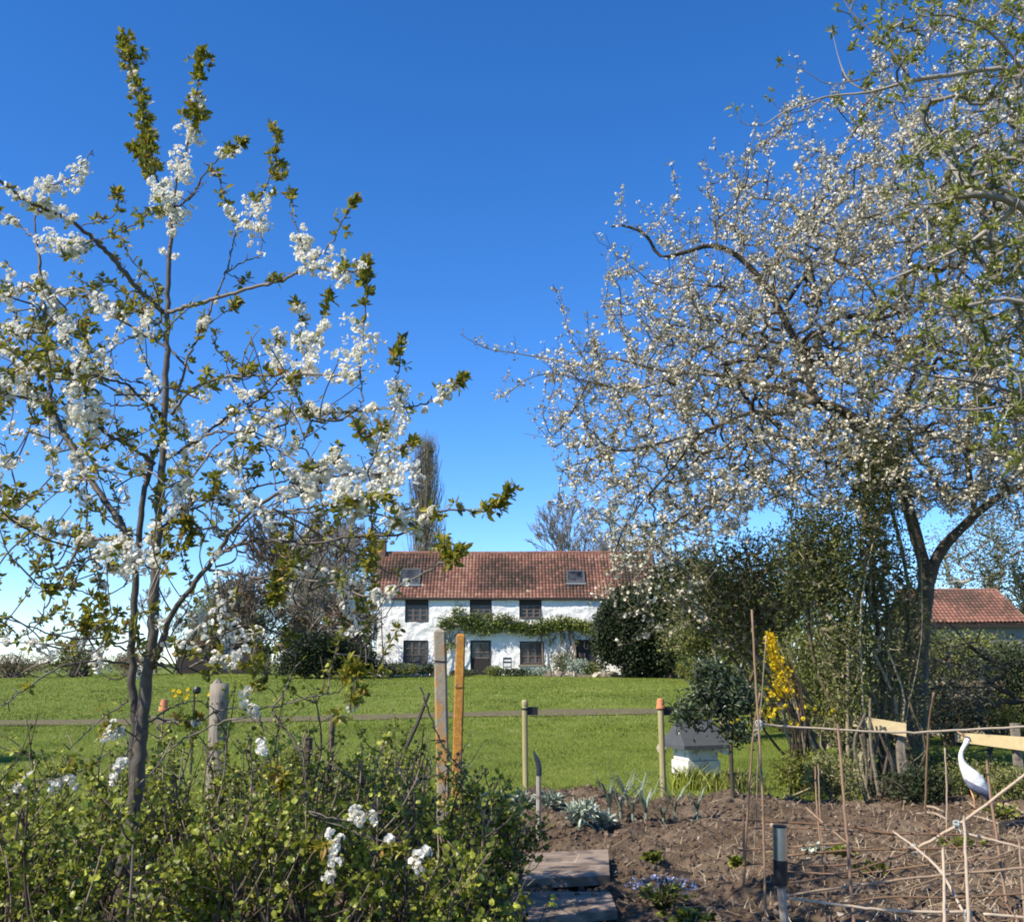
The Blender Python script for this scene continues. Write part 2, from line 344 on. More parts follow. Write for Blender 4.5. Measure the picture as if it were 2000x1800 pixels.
# gravel path crossing the lawn
def path_y(x): return 27.9+(x+3)*0.42 if False else 28.0+x*.32
px_ = np.linspace(-22, 12, 140)
pathc = [G(q, w)[1] for q, w in ((0, 1412), (1290, 1389))]
x0p, x1p = G(0, 1412)[0], G(1290, 1389)[0]
def pmid(x): return pathc[0]+(x-x0p)*(pathc[1]-pathc[0])/(x1p-x0p)
def phalf(x): return 1.0+.22*np.sin(x*.9)*np.cos(x*.37)
px_ = np.linspace(x0p-4, 14, 160); tt_ = np.linspace(-1, 1, 8)
Xp, Tp = np.meshgrid(px_, tt_, indexing='ij'); Yp = pmid(Xp)+Tp*phalf(Xp)+.16*(rng.random(Xp.shape)-.5); Zp = gh(Xp, Yp)+.035-.02*Tp**2
M['gravel'] = mat('gravel', [(.3, c3(.075, .065, .028)), (.5, c3(.135, .108, .052)), (.7, c3(.2, .16, .085))], .95, attr=False, nscale=9, bump=.5, bscale=40, spots=(2.5, .56, c3(.12, .14, .035), .9))
ob = MB().add(*grid_mesh(Xp, Yp, Zp)).build('gravel_path', M['gravel'], smooth=True); ob['kind'] = 'structure'

# dug soil bed
bx = np.arange(-6, 10, .035); by = np.arange(2.0, 14.6, .035)
X, Y = np.meshgrid(bx, by, indexing='ij')
def bed_edge(x):
    e = np.interp(x, [-6, -1.2, -.3, .2, .9, 1.6, 2.6, 4, 10], [8.6, 9.0, 10.5, 12.6, 12.9, 12.3, 11.9, 12.4, 12.8])
    return e+.25*np.sin(x*3.1)+.12*np.sin(x*7.7)
def soil_h(X, Y):
    e = sst((bed_edge(X)-Y)/.5)
    m = .12*fbm(X*.8+3, Y*.8, o=3)+.16*np.clip(fbm(X*2.3, Y*2.3+7, o=3)-.35, 0, 1)+.085*fbm(X*6.3, Y*6.3, o=4)
    m += .13*np.exp(-(((X-.75)/.9)**2+((Y-10.2)/1.0)**2))+.10*np.exp(-(((X-2.2)/.8)**2+((Y-10.9)/.6)**2))
    c = vnoise(X*11+5, Y*11); m += .05*np.clip(c-.6, 0, 1)
    m += .035*(vnoise(X*23, Y*23)-.5)-.05*np.exp(-((X-1.35)/.22)**2)*(vnoise(X*0, Y*1.6+3.3)>.55)
    return -.12+e*(m+.10)
Z = soil_h(X, Y)+gh(X, Y)
M['soil'] = mat('soil', [(.25, c3(.055, .038, .025)), (.5, c3(.125, .09, .06)), (.75, c3(.235, .178, .125))], .97, attr=False, nscale=2.2, detail=12, bump=1, bscale=60, bdist=.02, spec=.05)
sb = MB().add(*grid_mesh(X, Y, Z)).build('soil', M['soil'], smooth=False); sb['kind'] = 'structure'
def sz(x, y): return float(soil_h(np.array([x]), np.array([y]))[0]+gh(x, y))
def S(px, py):
    lo, hi = 2.0, 14.
    for _ in range(40):
        m = .5*(lo+hi); q = P(px, py, m)
        if q[2] > max(sz(q[0], q[1]), float(gh(q[0], q[1]))): lo = m
        else: hi = m
    return P(px, py, lo)
# clods and straw
def rock_t(seed):
    r = np.random.default_rng(seed); v = nrm(np.array([[x, y, z] for x in (-1, 1) for y in (-1, 1) for z in (-1, 1)]+[[1.4, 0, 0], [-1.4, 0, 0], [0, 1.4, 0], [0, -1.4, 0], [0, 0, 1.4], [0, 0, -1.4]], float))
    v = v*(.7+.6*r.random((14, 1)))
    f = []
    def vi(x, y, z): return (x > 0)*4+(y > 0)*2+(z > 0)
    for a, c in enumerate((8, 9, 10, 11, 12, 13)):
        ax = a//2; s = 1 if a % 2 == 0 else -1; o = [q for q in range(3) if q != ax]; ring = []
        for (u, w) in ((-1, -1), (1, -1), (1, 1), (-1, 1)):
            q = [0, 0, 0]; q[ax] = s; q[o[0]] = u; q[o[1]] = w; ring.append(vi(*q))
        for i in range(4): f.append([ring[i], ring[(i+1) % 4], c])
    return v, np.array(f)
cl = MB()
for sd in range(4):
    n = 3200; x = rng.uniform(-1.2, 5.5, n); y = rng.uniform(5.5, 13, n); k = (y < bed_edge(x)-.05) & (np.abs(x) < y*.55+.3)
    x, y = x[k], y[k]; n = len(x); s = .007+.026*rng.random(n)**6+.004
    z = soil_h(x, y)+gh(x, y)+s*.3
    cl.scatter(rock_t(sd), np.stack([x, y, z], 1), basis(rdir(n)), np.stack([s, s*.8, s*.6], 1), rng.random(n))
M['clod'] = mat('clod', [(0, c3(.08, .05, .034)), (.7, c3(.125, .09, .062)), (.96, c3(.21, .16, .115)), (1, c3(.4, .34, .27))], .97, bump=.6, bscale=80, bdist=.01)
tag(cl.build('soil_clods', M['clod']), 'crumbly brown clods scattered over the dug vegetable bed', 'soil', kind='stuff')
st = MB(); n = 11000
x = rng.uniform(.4, 6, n); y = rng.uniform(5.5, 12, n); w = np.clip((x-.6)/3, .08, 1)*np.clip((10.5-y)/3, .1, 1)
k = (rng.random(n) < w*.9+.05) & (y < bed_edge(x)) & (x < y*.55+.3); x, y = x[k], y[k]; n = len(x); z = soil_h(x, y)+.022
d = rdir(n, .0, .25); st.scatter(T_BLADE, np.stack([x, y, z], 1), basis(d, np.array([[0, 0, 1.]])+rng.normal(size=(n, 3))*.2), np.stack([np.full(n, .006), .05+.13*rng.random(n), np.full(n, .1)], 1), rng.random(n))
M['straw'] = mat('straw', [(0, c3(.3, .2, .11)), (1, c3(.58, .47, .32))], .8, transl=.1)
tag(st.build('straw', M['straw']), 'dry straw and stalks strewn on the soil among the canes', 'straw', kind='stuff')

# grass blades
def blades(n, y0, y1, h0, w0, pw=1.0, right_only=False):
    u = rng.random(n); y = y0*(y1/y0)**u
    x = rng.uniform(-.56, .56, n)*y
    k = (y > bed_edge(np.clip(x, -6, 10))-.15) & (np.abs(y-pmid(x)) > phalf(x)*(1-.75*rng.random(n)**1.6))
    x, y = x[k], y[k]; n = len(x)
    d = nrm(np.stack([rng.normal(size=n)*.5, rng.normal(size=n)*.5, np.ones(n)], 1))
    cl_ = vnoise(x*1.7, y*1.7); h = h0*(.5+rng.random(n)*.8)*(.55+.9*cl_)
    w = w0*(y/13)**1.1*(.7+.6*rng.random(n))
    pos = np.stack([x, y, gh(x, y)-.004], 1)
    t = np.clip(.46+1.1*(fbm(x*.45, y*.22, 0, 3)-.5)+.6*(vnoise(x*3, y*1.6)-.5)+.4*(rng.random(n)-.5), 0, 1)
    return pos, basis(d), np.stack([w, h, h], 1), t
gr = MB()
for a_ in ((230000, 8.5, 24, .036, .006), (120000, 22, 62, .045, .009)):
    q = blades(*a_); gr.scatter(T_BLADE, q[0], q[1], q[2], q[3])
n = 9000; x = rng.uniform(-1, 7, n); y = bed_edge(x)+rng.normal(size=n)*.12+.1; k = np.abs(x) < y*.56; x, y = x[k], y[k]; n = len(x)
gr.scatter(T_BLADE, np.stack([x, y, gh(x, y)-.01], 1), basis(nrm(np.stack([rng.normal(size=n)*.5, rng.normal(size=n)*.5-.2, np.ones(n)], 1))), np.stack([np.full(n, .007), .05+.12*rng.random(n), np.full(n, .08)], 1), rng.random(n))
M['grass'] = mat('grass', [(0, c3(.09, .115, .018)), (.5, c3(.19, .245, .032)), (.85, c3(.28, .315, .06)), (1, c3(.42, .4, .16))], .6, transl=.3, spec=.2)
tag(gr.build('grass', M['grass']), 'short green lawn grass between the vegetable bed and the cottage', 'grass', kind='stuff')
# ------------------------------------------------------------------ foreground cherry tree
CY = 5.0
# (pixel polyline, depth offset start, end, radius start, end in px-of-photo, dressing)
# dressing: list of (t0, t1, kind, density); kind w = blossom, l = leaves ; 'T' tip rosette, 'B' big leafy tip
CH = [
 ([(236,1800),(242,1700),(254,1620),(268,1520),(276,1430),(286,1340),(297,1230),(302,1150),(306,1060),(313,960),(318,900),(322,800),(325,700),(327,610),(330,500),(338,405)],0,0,27,7,[(.93,1,'w',1.2)]),
 ([(262,1560),(260,1480),(264,1400),(258,1300),(262,1200),(264,1120),(272,1060),(280,980),(296,905)],.1,-.02,17,9,[]),
 ([(264,1110),(240,1030),(210,985),(168,925),(140,870),(112,820),(95,750),(88,640),(80,540),(72,470)],-.03,.5,13,6,[(.2,.45,'w',.5),(.3,.9,'l',.5),(.7,.95,'w',.35)]),
 ([(72,470),(70,420),(96,366),(140,345),(182,290)],.5,.6,4,2,[(.45,1,'w',1.7)]),
 ([(72,470),(40,440),(0,416),(-60,380)],.5,.7,4,2,[(.1,.6,'w',.5),(.4,1,'l',.7)]),
 ([(75,470),(110,480),(160,485)],.5,.3,3,1.5,[(0,1,'w',1.6)]),
 ([(322,612),(262,555),(213,498),(185,470),(150,440),(114,420),(57,395),(0,355),(-50,330)],0,-.7,9,4,[(.52,.95,'w',1.1),(.55,1,'l',.4)]),
 ([(185,470),(150,482),(120,495)],-.4,-.5,3,1.5,[(0,1,'w',.8),(.5,1,'l',1)]),
 ([(322,612),(370,598),(420,583),(480,565),(544,551),(575,535),(597,519),(640,528),(690,530),(715,515)],0,-.5,8,3,[(.68,1,'w',1.4),(.45,.6,'l',.7),(.9,1,'l',.8),'T']),
 ([(597,519),(592,480),(575,430),(570,375)],-.35,-.3,3,2,[(0,.8,'w',1.2),(.6,1,'l',.6),'T']),
 ([(605,515),(647,476),(670,430),(693,391)],-.35,-.5,3,2,[(.0,.35,'w',1),(.4,1,'l',.7),'T']),
 ([(338,405),(310,365),(297,320),(285,260),(265,160),(240,72)],0,.3,5,2.5,[(0,.2,'w',1.4),(.2,1,'l',4.2),(.72,.78,'w',1),'B']),
 ([(300,330),(275,310),(262,290)],0,0,2,1.5,[(0,1,'l',2),'B']),
 ([(338,405),(346,350),(370,270),(385,200),(392,100)],0,-.3,5,2,[(0,.55,'w',2.2),(.5,1,'l',2.4),(.5,.72,'w',1.2),'B']),
 ([(338,405),(375,385),(400,340),(440,298),(472,275)],0,-.4,4,2,[(.75,.95,'w',1),(.7,1,'l',1),'T']),
 ([(345,405),(380,375),(405,352)],0,-.5,2,1,[]),
 ([(410,335),(428,350),(440,395),(450,430)],-.3,-.3,2.5,1.5,[(0,1,'l',1),(.75,1,'w',1.5)]),
 ([(330,408),(290,420),(249,444),(206,462),(178,480),(131,487)],0,.4,4,1.5,[(0,.5,'l',1.4),(.5,1,'l',.8),(0,.1,'w',1)]),
 ([(160,441),(220,423),(231,391),(228,370)],.3,.3,2.5,1.5,[(0,1,'l',1),'T']),
 ([(394,640),(415,590),(441,533),(455,480),(462,448)],.2,.4,4.5,2.5,[(.05,.3,'w',.8),(.9,1,'w',1)]),
 ([(462,448),(490,427),(512,384),(533,327),(540,284),(533,245)],.4,.5,3,2,[(0,.3,'w',2),(.25,.8,'l',1.4),'B']),
 ([(533,327),(550,345),(552,325)],.4,.5,2,1,[(0,1,'l',1.4),'T']),
 ([(441,533),(480,510),(506,497),(510,450),(505,400)],.2,.3,3,1.5,[(.45,1,'w',1.3)]),
 ([(441,533),(470,545),(500,555)],.2,.3,2,1.2,[(.2,1,'l',.8)]),
 ([(343,785),(367,698),(385,660),(402,617)],0,.3,5,4,[(.4,1,'l',.8),(.8,1,'w',.8)]),
 ([(400,640),(450,600),(470,590)],.3,.4,2,1.2,[(.3,1,'l',1.4),'T']),
 ([(318,585),(290,600),(265,650),(224,677),(175,726)],0,.4,4,3,[(0,.3,'w',.8)]),
 ([(336,806),(367,768),(420,740),(490,733),(588,731),(660,733),(705,738)],0,-.5,6,3,[(.2,.3,'l',.7),(.4,.75,'l',1.0),(.75,1,'w',.9)]),
 ([(700,800),(708,780),(703,740),(706,690),(712,620),(716,560),(716,505)],-.5,-.5,3,2,[(.42,.5,'w',5),(.5,1,'l',1.0),(.28,.42,'w',3.2),'B']),
 ([(600,735),(600,690),(588,640),(580,590)],-.3,-.1,3,1.5,[(0,.6,'w',1.8),(.4,1,'l',1),(.8,1,'w',1),'T']),
 ([(600,690),(625,650),(640,600),(645,575)],-.2,-.2,2.5,1.5,[(0,.6,'w',1.3),(.5,1,'l',1),'T']),
 ([(540,735),(545,690),(545,660)],-.1,0,2,1.5,[(.1,.9,'w',2.4),'T']),
 ([(318,901),(350,880),(399,848),(448,813),(490,792),(539,750),(581,701)],0,.4,7,3,[(.15,.3,'w',1.6),(.6,.8,'l',.6)]),
 ([(480,798),(520,803),(560,804),(640,806),(700,802),(790,795),(835,787),(870,765),(905,738)],.2,-.5,5,2,[(0,.6,'w',1.1),(.1,.6,'l',.4),(.75,.95,'w',.9),(.88,1,'l',1),'T']),
 ([(790,795),(775,760),(780,710),(785,665)],-.3,-.3,3,2,[(.2,.9,'l',.8),(0,.2,'w',1.5),'B']),
 ([(785,775),(765,820),(745,850),(760,890),(750,960)],-.3,-.4,3,2,[(0,1,'w',3)]),
 ([(760,880),(800,870),(808,862)],-.4,-.5,2,1,[(0,1,'l',1),'T']),
 ([(725,870),(705,850),(700,830)],-.4,-.4,2,1,[(0,1,'l',.6),'T']),
 ([(402,848),(440,843),(483,845),(525,870),(602,912),(640,925)],.0,-.4,5,3,[(.35,.45,'l',.6)]),
 ([(612,915),(640,930),(700,925),(760,925),(810,915)],-.4,-.6,3,2,[(0,1,'w',3.1),(.1,.3,'l',.6)]),
 ([(760,930),(765,975),(775,1000)],-.5,-.5,2,1.5,[(0,1,'w',2.4)]),
 ([(640,930),(650,905),(655,895)],-.4,-.4,2,1,[(0,1,'l',1),'T']),
 ([(483,845),(490,880),(500,920),(505,950)],-.2,-.2,2,1.2,[(0,1,'l',1.8)]),
 ([(500,850),(527,890),(537,940),(538,960)],-.2,-.3,2.5,2,[(.3,.6,'l',.15)]),
 ([(315,1010),(340,975),(367,940),(420,873),(455,845)],0,.5,6,3,[(.3,.6,'w',.5),(.2,.5,'l',.4)]),
 ([(315,1034),(350,1003),(420,975),(490,953),(550,940),(595,926)],0,.6,6,3,[(.3,.45,'l',.8),(.8,1,'w',.9)]),
 ([(296,1300),(312,1268),(336,1200),(375,1145),(413,1098),(455,1034),(525,972),(595,936),(635,918)],.0,-.6,12,4,[(.12,.2,'w',1),(.85,1,'w',1.5)]),
 ([(413,1097),(440,1075),(485,1058),(507,1053),(541,1058),(620,1058),(721,1045),(790,1040),(850,1000),(905,996),(945,998),(985,975),(998,955)],-.3,-1.0,6,2,[(.45,.75,'l',.5),(.65,.8,'w',.5),(.8,1,'l',1.1),'B']),
 ([(408,1112),(485,1126),(560,1132),(642,1137),(721,1162),(790,1140),(870,1095),(905,1075)],-.3,-.9,5,2,[(.3,.5,'l',.4),(.62,.72,'w',1.2),(.9,1,'l',1.2),'B']),
 ([(430,1085),(470,1060),(530,1010),(600,990),(680,990),(760,1010),(850,1040),(870,1070)],-.4,-.8,4.5,2,[(.5,1,'l',1.1),(.55,.9,'w',1.1),'T']),
 ([(535,992),(575,1015),(609,1036),(654,1067),(714,1090),(760,1120)],-.5,-.1,4,2.5,[(.6,1,'l',.8)]),
 ([(530,1000),(600,1000),(680,975),(720,960),(760,975)],-.5,-.8,4,2,[(.5,1,'w',1.6),(.3,.9,'l',.8),'T']),
 ([(700,985),(690,1020),(720,1050),(725,1110)],-.6,-.6,2.5,1.5,[(0,.4,'w',1),(.2,1,'l',.9),'T']),
 ([(545,1075),(560,1100),(540,1150),(530,1175)],-.5,-.6,2.5,1.5,[(0,1,'l',2.2),'B']),
 ([(455,1040),(500,1005),(560,975),(640,955),(700,960)],-.3,-.7,3.5,2,[(.5,1,'w',1.3)]),
 ([(255,1065),(210,1055),(130,1045),(70,1030),(0,1008),(-60,990)],0,.4,7,4,[(.2,.65,'w',1.2),(.1,.8,'l',.6)]),
 ([(190,1070),(230,1085),(280,1105),(310,1110)],-.4,-.5,3,2,[(0,1,'w',3.0)]),
 ([(300,1100),(340,1080),(360,1040),(365,1015)],-.2,-.4,3,1.5,[(0,1,'l',2.2),'B']),
 ([(301,905),(260,875),(217,852),(185,831),(160,810),(133,789),(70,782),(0,765),(-50,755)],0,-.5,7,3,[(.35,.62,'w',1.8),(.3,.9,'l',1.0),(.75,1,'w',.8)]),
 ([(315,810),(300,795),(273,775),(245,750),(192,735),(133,728),(35,722),(-40,735)],0,-.5,6,3,[(.5,.75,'l',1.4),(.7,1,'w',1.3),'T']),
 ([(310,815),(292,770),(280,750),(238,742)],0,-.3,3,2,[]),
 ([(270,790),(230,792),(200,788),(170,800)],-.1,-.4,3,2,[(.7,1,'w',1)]),
 ([(378,730),(332,684),(256,636),(210,607),(185,594),(150,575),(114,565),(60,560),(0,575)],.1,.6,5,2,[(.55,.7,'l',1),(.65,1,'w',.8),(.8,1,'l',.6),'T']),
 ([(185,594),(168,640),(172,690),(168,740)],.3,.2,2.5,1.5,[(0,1,'l',1.4)]),
 ([(168,740),(165,800),(160,830)],-.4,-.5,2.5,1.5,[(0,.4,'l',2.5),(.3,1,'w',2.5)]),
 ([(150,719),(87,701),(40,690),(0,680),(-60,660)],.2,.4,4,2,[(.2,1,'w',1.1),(.1,1,'l',1.1)]),
 ([(88,640),(50,650),(10,640)],.4,.6,3,1.5,[(.2,1,'w',1.8),(0,1,'l',1.2)]),
 ([(105,792),(60,770),(20,745)],.3,.5,3,1.5,[(0,1,'w',1.5),(0,1,'l',.7)]),
 ([(93,700),(120,660),(150,650)],.4,.3,2.5,1.2,[(0,1,'w',1.2),(.2,1,'l',1)]),
 ([(80,540),(110,600),(130,640)],.5,.5,2,1,[(0,1,'w',1.2),(0,1,'l',.8)]),
 ([(0,1381),(54,1341),(126,1298),(188,1291),(250,1296)][::-1],0,-.6,5,2,[(.4,.8,'l',.2)]),
 ([(282,1247),(217,1258),(126,1258),(36,1255),(-30,1250)],0,.4,4,2,[(.6,1,'w',.3),(.5,1,'l',.3)]),
 ([(250,1272),(199,1247),(144,1247),(65,1226),(0,1204),(-40,1190)],0,-.3,4,2,[(.8,1,'l',.3)]),
 ([(160,1050),(120,1130),(90,1180),(70,1225),(36,1245)],-.2,-.3,4,2,[(0,.3,'l',.4)]),
 ([(168,925),(170,980),(172,1050),(185,1120),(205,1200),(215,1240)],.2,.3,4,2,[(0,1,'l',.8),(.3,.6,'w',.5)]),
 ([(70,1140),(140,1150),(190,1170),(205,1200)],-.3,0,3,1.5,[(0,1,'l',.8)]),
 ([(205,1200),(180,1210),(165,1230)],-.3,-.4,2,1,[(0,1,'l',1.6),'B']),
 ([(314,1294),(347,1305),(397,1291),(440,1272),(466,1255),(502,1238),(542,1258),(578,1280)],0,-.6,4,1.5,[(.58,.7,'w',1.2)]),
 ([(397,1291),(420,1285),(450,1290),(480,1310)],-.3,-.5,2.5,1.2,[(.3,.8,'w',.9),(.3,1,'l',.8)]),
 ([(480,1200),(500,1250),(490,1300),(500,1340)],-.5,-.6,2,1,[(.3,1,'l',2.4)]),
 ([(274,1424),(318,1392),(354,1374),(390,1370),(426,1388)],0,.3,3.5,1.5,[]),
 ([(290,1400),(361,1412),(433,1385),(524,1381),(614,1359),(661,1352)],.1,-.5,4,2,[(.1,.3,'l',1.2),(.2,.3,'w',.4)]),
 ([(303,1504),(325,1471),(379,1432),(451,1406),(506,1396)],0,-.5,4,2,[]),
 ([(480,1345),(490,1380),(505,1410)],-.5,-.6,2,1,[(0,1,'w',.8)]),
 ([(253,1367),(199,1403),(134,1464)],0,-.4,3,1.5,[(.1,.5,'l',.8)]),
 ([(268,1440),(240,1425),(215,1430),(195,1440)],0,-.4,3,1.5,[(.4,1,'w',.9),(.1,1,'l',.5)]),
 ([(255,1460),(235,1490),(215,1540)],-.1,-.4,3,1.5,[(.2,1,'w',.7)]),
 ([(213,1468),(180,1495),(144,1511),(115,1540)],-.2,-.5,2.5,1.5,[(.4,1,'l',1),(.75,1,'w',1.2)]),
 ([(144,1511),(72,1525),(20,1540)],-.4,-.6,2,1,[(0,1,'l',1),(.6,1,'w',.9)]),
 ([(506,1396),(515,1440),(515,1490)],-.5,-.6,2,1,[(.7,1,'w',1.2)]),
 ([(515,1490),(540,1515),(560,1530)],-.6,-.7,2,1,[(0,1,'l',1.5),'T']),
 ([(531,1381),(542,1403),(585,1464),(596,1511),(600,1583)],-.5,-.7,3.5,2,[]),
 ([(661,1352),(690,1320),(700,1300)],-.5,-.6,2,1,[(0,1,'l',1.6),'B']),
 ([(690,1320),(690,1360),(680,1400)],-.6,-.6,2,1,[(0,1,'l',2.2),(.6,1,'w',.6)]),
 ([(600,1583),(660,1600),(720,1590),(745,1585)],-.7,-.9,2.5,1.5,[(.5,1,'w',.8)]),
 ([(600,1583),(680,1620),(740,1640),(790,1665),(830,1690)],-.7,-.9,2.5,1.5,[(.55,.68,'w',.8),(.8,1,'w',1.2),(.5,1,'l',.8),'T']),
 ([(590,1640),(640,1655),(670,1685)],-.8,-.9,2.5,1.5,[(0,.6,'l',1.8),(.5,1,'w',1.3)]),
 ([(640,1700),(655,1735)],-.8,-.9,2,1,[(0,1,'w',.6),(0,1,'l',1.2)]),
 ([(820,1340),(850,1420),(890,1490),(930,1530)],-.5,.1,2.5,2,[]),
]
ct = thing('cherry_tree', drop(P(236, 1800, CY)), 'young cherry tree with white blossom and olive leaves rising from the foreground bushes', 'tree')
tr = MB(); Wp, Wn, Lp, Ld, Ls = [], [], [], [], []
def add_clump(c, r, n):
    d = rdir(n); Wp.append(c+d*r*(.35+.65*rng.random((n, 1)))); Wn.append(d)
def leaf_run(a, dirs, s): Lp.append(a); Ld.append(dirs); Ls.append(s)
PXM = CY/F_PX
for k_, (pl, d0, d1, r0, r1, dr) in enumerate(CH):
    n = len(pl); w = [P(q[0], q[1], CY+d0+(d1-d0)*i/(n-1)) for i, q in enumerate(pl)]
    s = smooth_line(w, 6); m = len(s); rr = np.linspace(r0, r1, m)*PXM*.56
    if k_ == 0: rr = np.interp(np.linspace(0, 1, m), [0, .15, .3, .45, .6, .8, 1], np.array([29, 25, 21, 17, 14, 11, 7])*PXM*.56)
    if k_ == 0: s = np.vstack([[s[0][0], s[0][1], -.05], s]); rr = np.concatenate([[rr[0]*1.4], rr])
    s = s+rng.normal(size=s.shape)*.0035; tr.tube(s, rr, 10 if r0 > 12 else 6, t=.35+.5*random.random(), rough=.07)
    seg = np.linalg.norm(np.diff(s, axis=0), axis=1); cum = np.concatenate([[0], np.cumsum(seg)]); tot = cum[-1]
    def at(u):
        u = np.clip(u, 0, 1)*tot; return np.stack([np.interp(u, cum, s[:, i]) for i in range(3)], -1)
    def tang(u): return nrm(at(np.minimum(u+.02, 1))-at(u-.02))
    # spurs
    ns = int(tot*(14 if r0 < 9 else 5)); 
    for u in rng.random(ns):
        a = at(u); d = rdir(1, .5)[0]; tr.tube([a, a+d*.012, a+d*(.02+.02*random.random())], [.003, .0028, .002], 4, t=.5)
    for q in dr:
        if isinstance(q, str):
            e = s[-1]; td = tang(np.array([.98]))[0]; nl = 95 if q == 'B' else 34; R = .1 if q == 'B' else .035
            u = rng.random(nl); c = e-td*(u[:, None]*R*1.6); dd = nrm(rng.normal(size=(nl, 3))*.75+td*.9+np.array([0, 0, .25]))
            leaf_run(c+dd*.006, dd, .052*(.6+.6*rng.random(nl))); continue
        t0, t1, kd, dn = q; Lg = (t1-t0)*tot
        if kd == 'w':
            nc = max(2, int(Lg/.023*min(dn, 2.2)**.8)); rad = .014+.011*min(dn, 2.6)
            nodes_ = rng.uniform(t0, t1, max(2, int(nc*.45)))
            for u in rng.choice(nodes_, nc):
                c = at(u)+rng.normal(size=3)*.019*min(dn, 2.2); add_clump(c, rad*(.65+.5*random.random())*(1.8 if dn > 4 else 1.0), int(rng.integers(6, 13)*(2 if dn > 4 else 1)))
        else:
            nc = max(1, int(Lg/.042*dn))
            for u in rng.uniform(t0, t1, nc):
                a = at(u)+rng.normal(size=3)*.01*min(dn, 2); nl = rng.integers(5, 17); td = tang(np.array([u]))[0]
                dd = nrm(rng.normal(size=(nl, 3))*.8+td*.35+np.array([0, 0, .35])); off = rng.normal(size=3)*.016
                leaf_run(a+off+dd*.004, dd, .052*(.45+.8*rng.random(nl))*rng.uniform(.7, 1.15))
# wilder side twigs filling the left of the crown
for i in range(330):
    px = rng.uniform(-60, 330) if i < 170 else rng.uniform(330, 760); py = rng.uniform(560, 1330) if px < 330 else rng.uniform(700+max(0, px-480)*.6, 1330)
    Y = CY+rng.uniform(-.75, .85); a = P(px, py, Y); d = nrm(np.array([rng.normal()*.6, rng.normal()*.5, .7])); L_ = rng.uniform(.08, .3)
    b = a+d*L_; mid = a+d*L_*.5+rng.normal(size=3)*.02
    # root the twig on the nearest traced branch point
    allp = np.concatenate(tr.v)[::7]; j = np.argmin(((allp-a)**2).sum(1)); base = allp[j]
    if np.linalg.norm(base-a) > .45: continue
    s = smooth_line([base, (base+a)/2+rng.normal(size=3)*.02, a, mid, b], 4); tr.tube(s, np.linspace(.0045, .0025, len(s)), 4, t=random.random())
    k = random.random()
    for c in s[len(s)//3:]:
        if k > (.62 if px < 330 else .42): continue
        if k < (.3 if px < 330 else .22): add_clump(c+rng.normal(size=3)*.01, .022, int(rng.integers(2, 7)))
        else:
            nl = rng.integers(3, 6); dd = nrm(rng.normal(size=(nl, 3))*.8+np.array([0, 0, .5])); leaf_run(c+dd*.004, dd, .042*(.6+.7*rng.random(nl)))
    nl = 10 if k < .5 else 2; dd = nrm(rng.normal(size=(nl, 3))*.7+d*.8); leaf_run(b+dd*.006, dd, .04*(.6+.6*rng.random(nl)))
tr.build('trunk', M['bark_cherry'], ct, smooth=True)
wp, wn = np.concatenate(Wp), np.concatenate(Wn); n = len(wp)
wn2 = nrm(wn+rng.normal(size=wn.shape)*.35); x = nrm(np.cross(wn2, rng.normal(size=wn.shape))); B = np.stack([x, np.cross(wn2, x), wn2], -1)
MB().scatter(T_FLOW2, wp, B, .0122*(.7+.6*rng.random(n)), np.clip(.25+.75*rng.random(n)+0*n, 0, 1)).build('blossom', M['petal'], ct)
lp, ld, ls = np.concatenate(Lp), np.concatenate(Ld), np.concatenate(Ls); n = len(lp)
lm = MB(); nn = rng.normal(size=(n, 3))*.7+np.array([-.3, -.2, .5])
lm.scatter(T_LEAF, lp, basis(ld, nn), np.stack([ls*1.15, ls, ls], 1)*.86, np.clip(rng.random(n)*.95+.1*rng.normal(size=n), 0, 1)); lm.build('leaves', M['leaf_cherry'], ct)

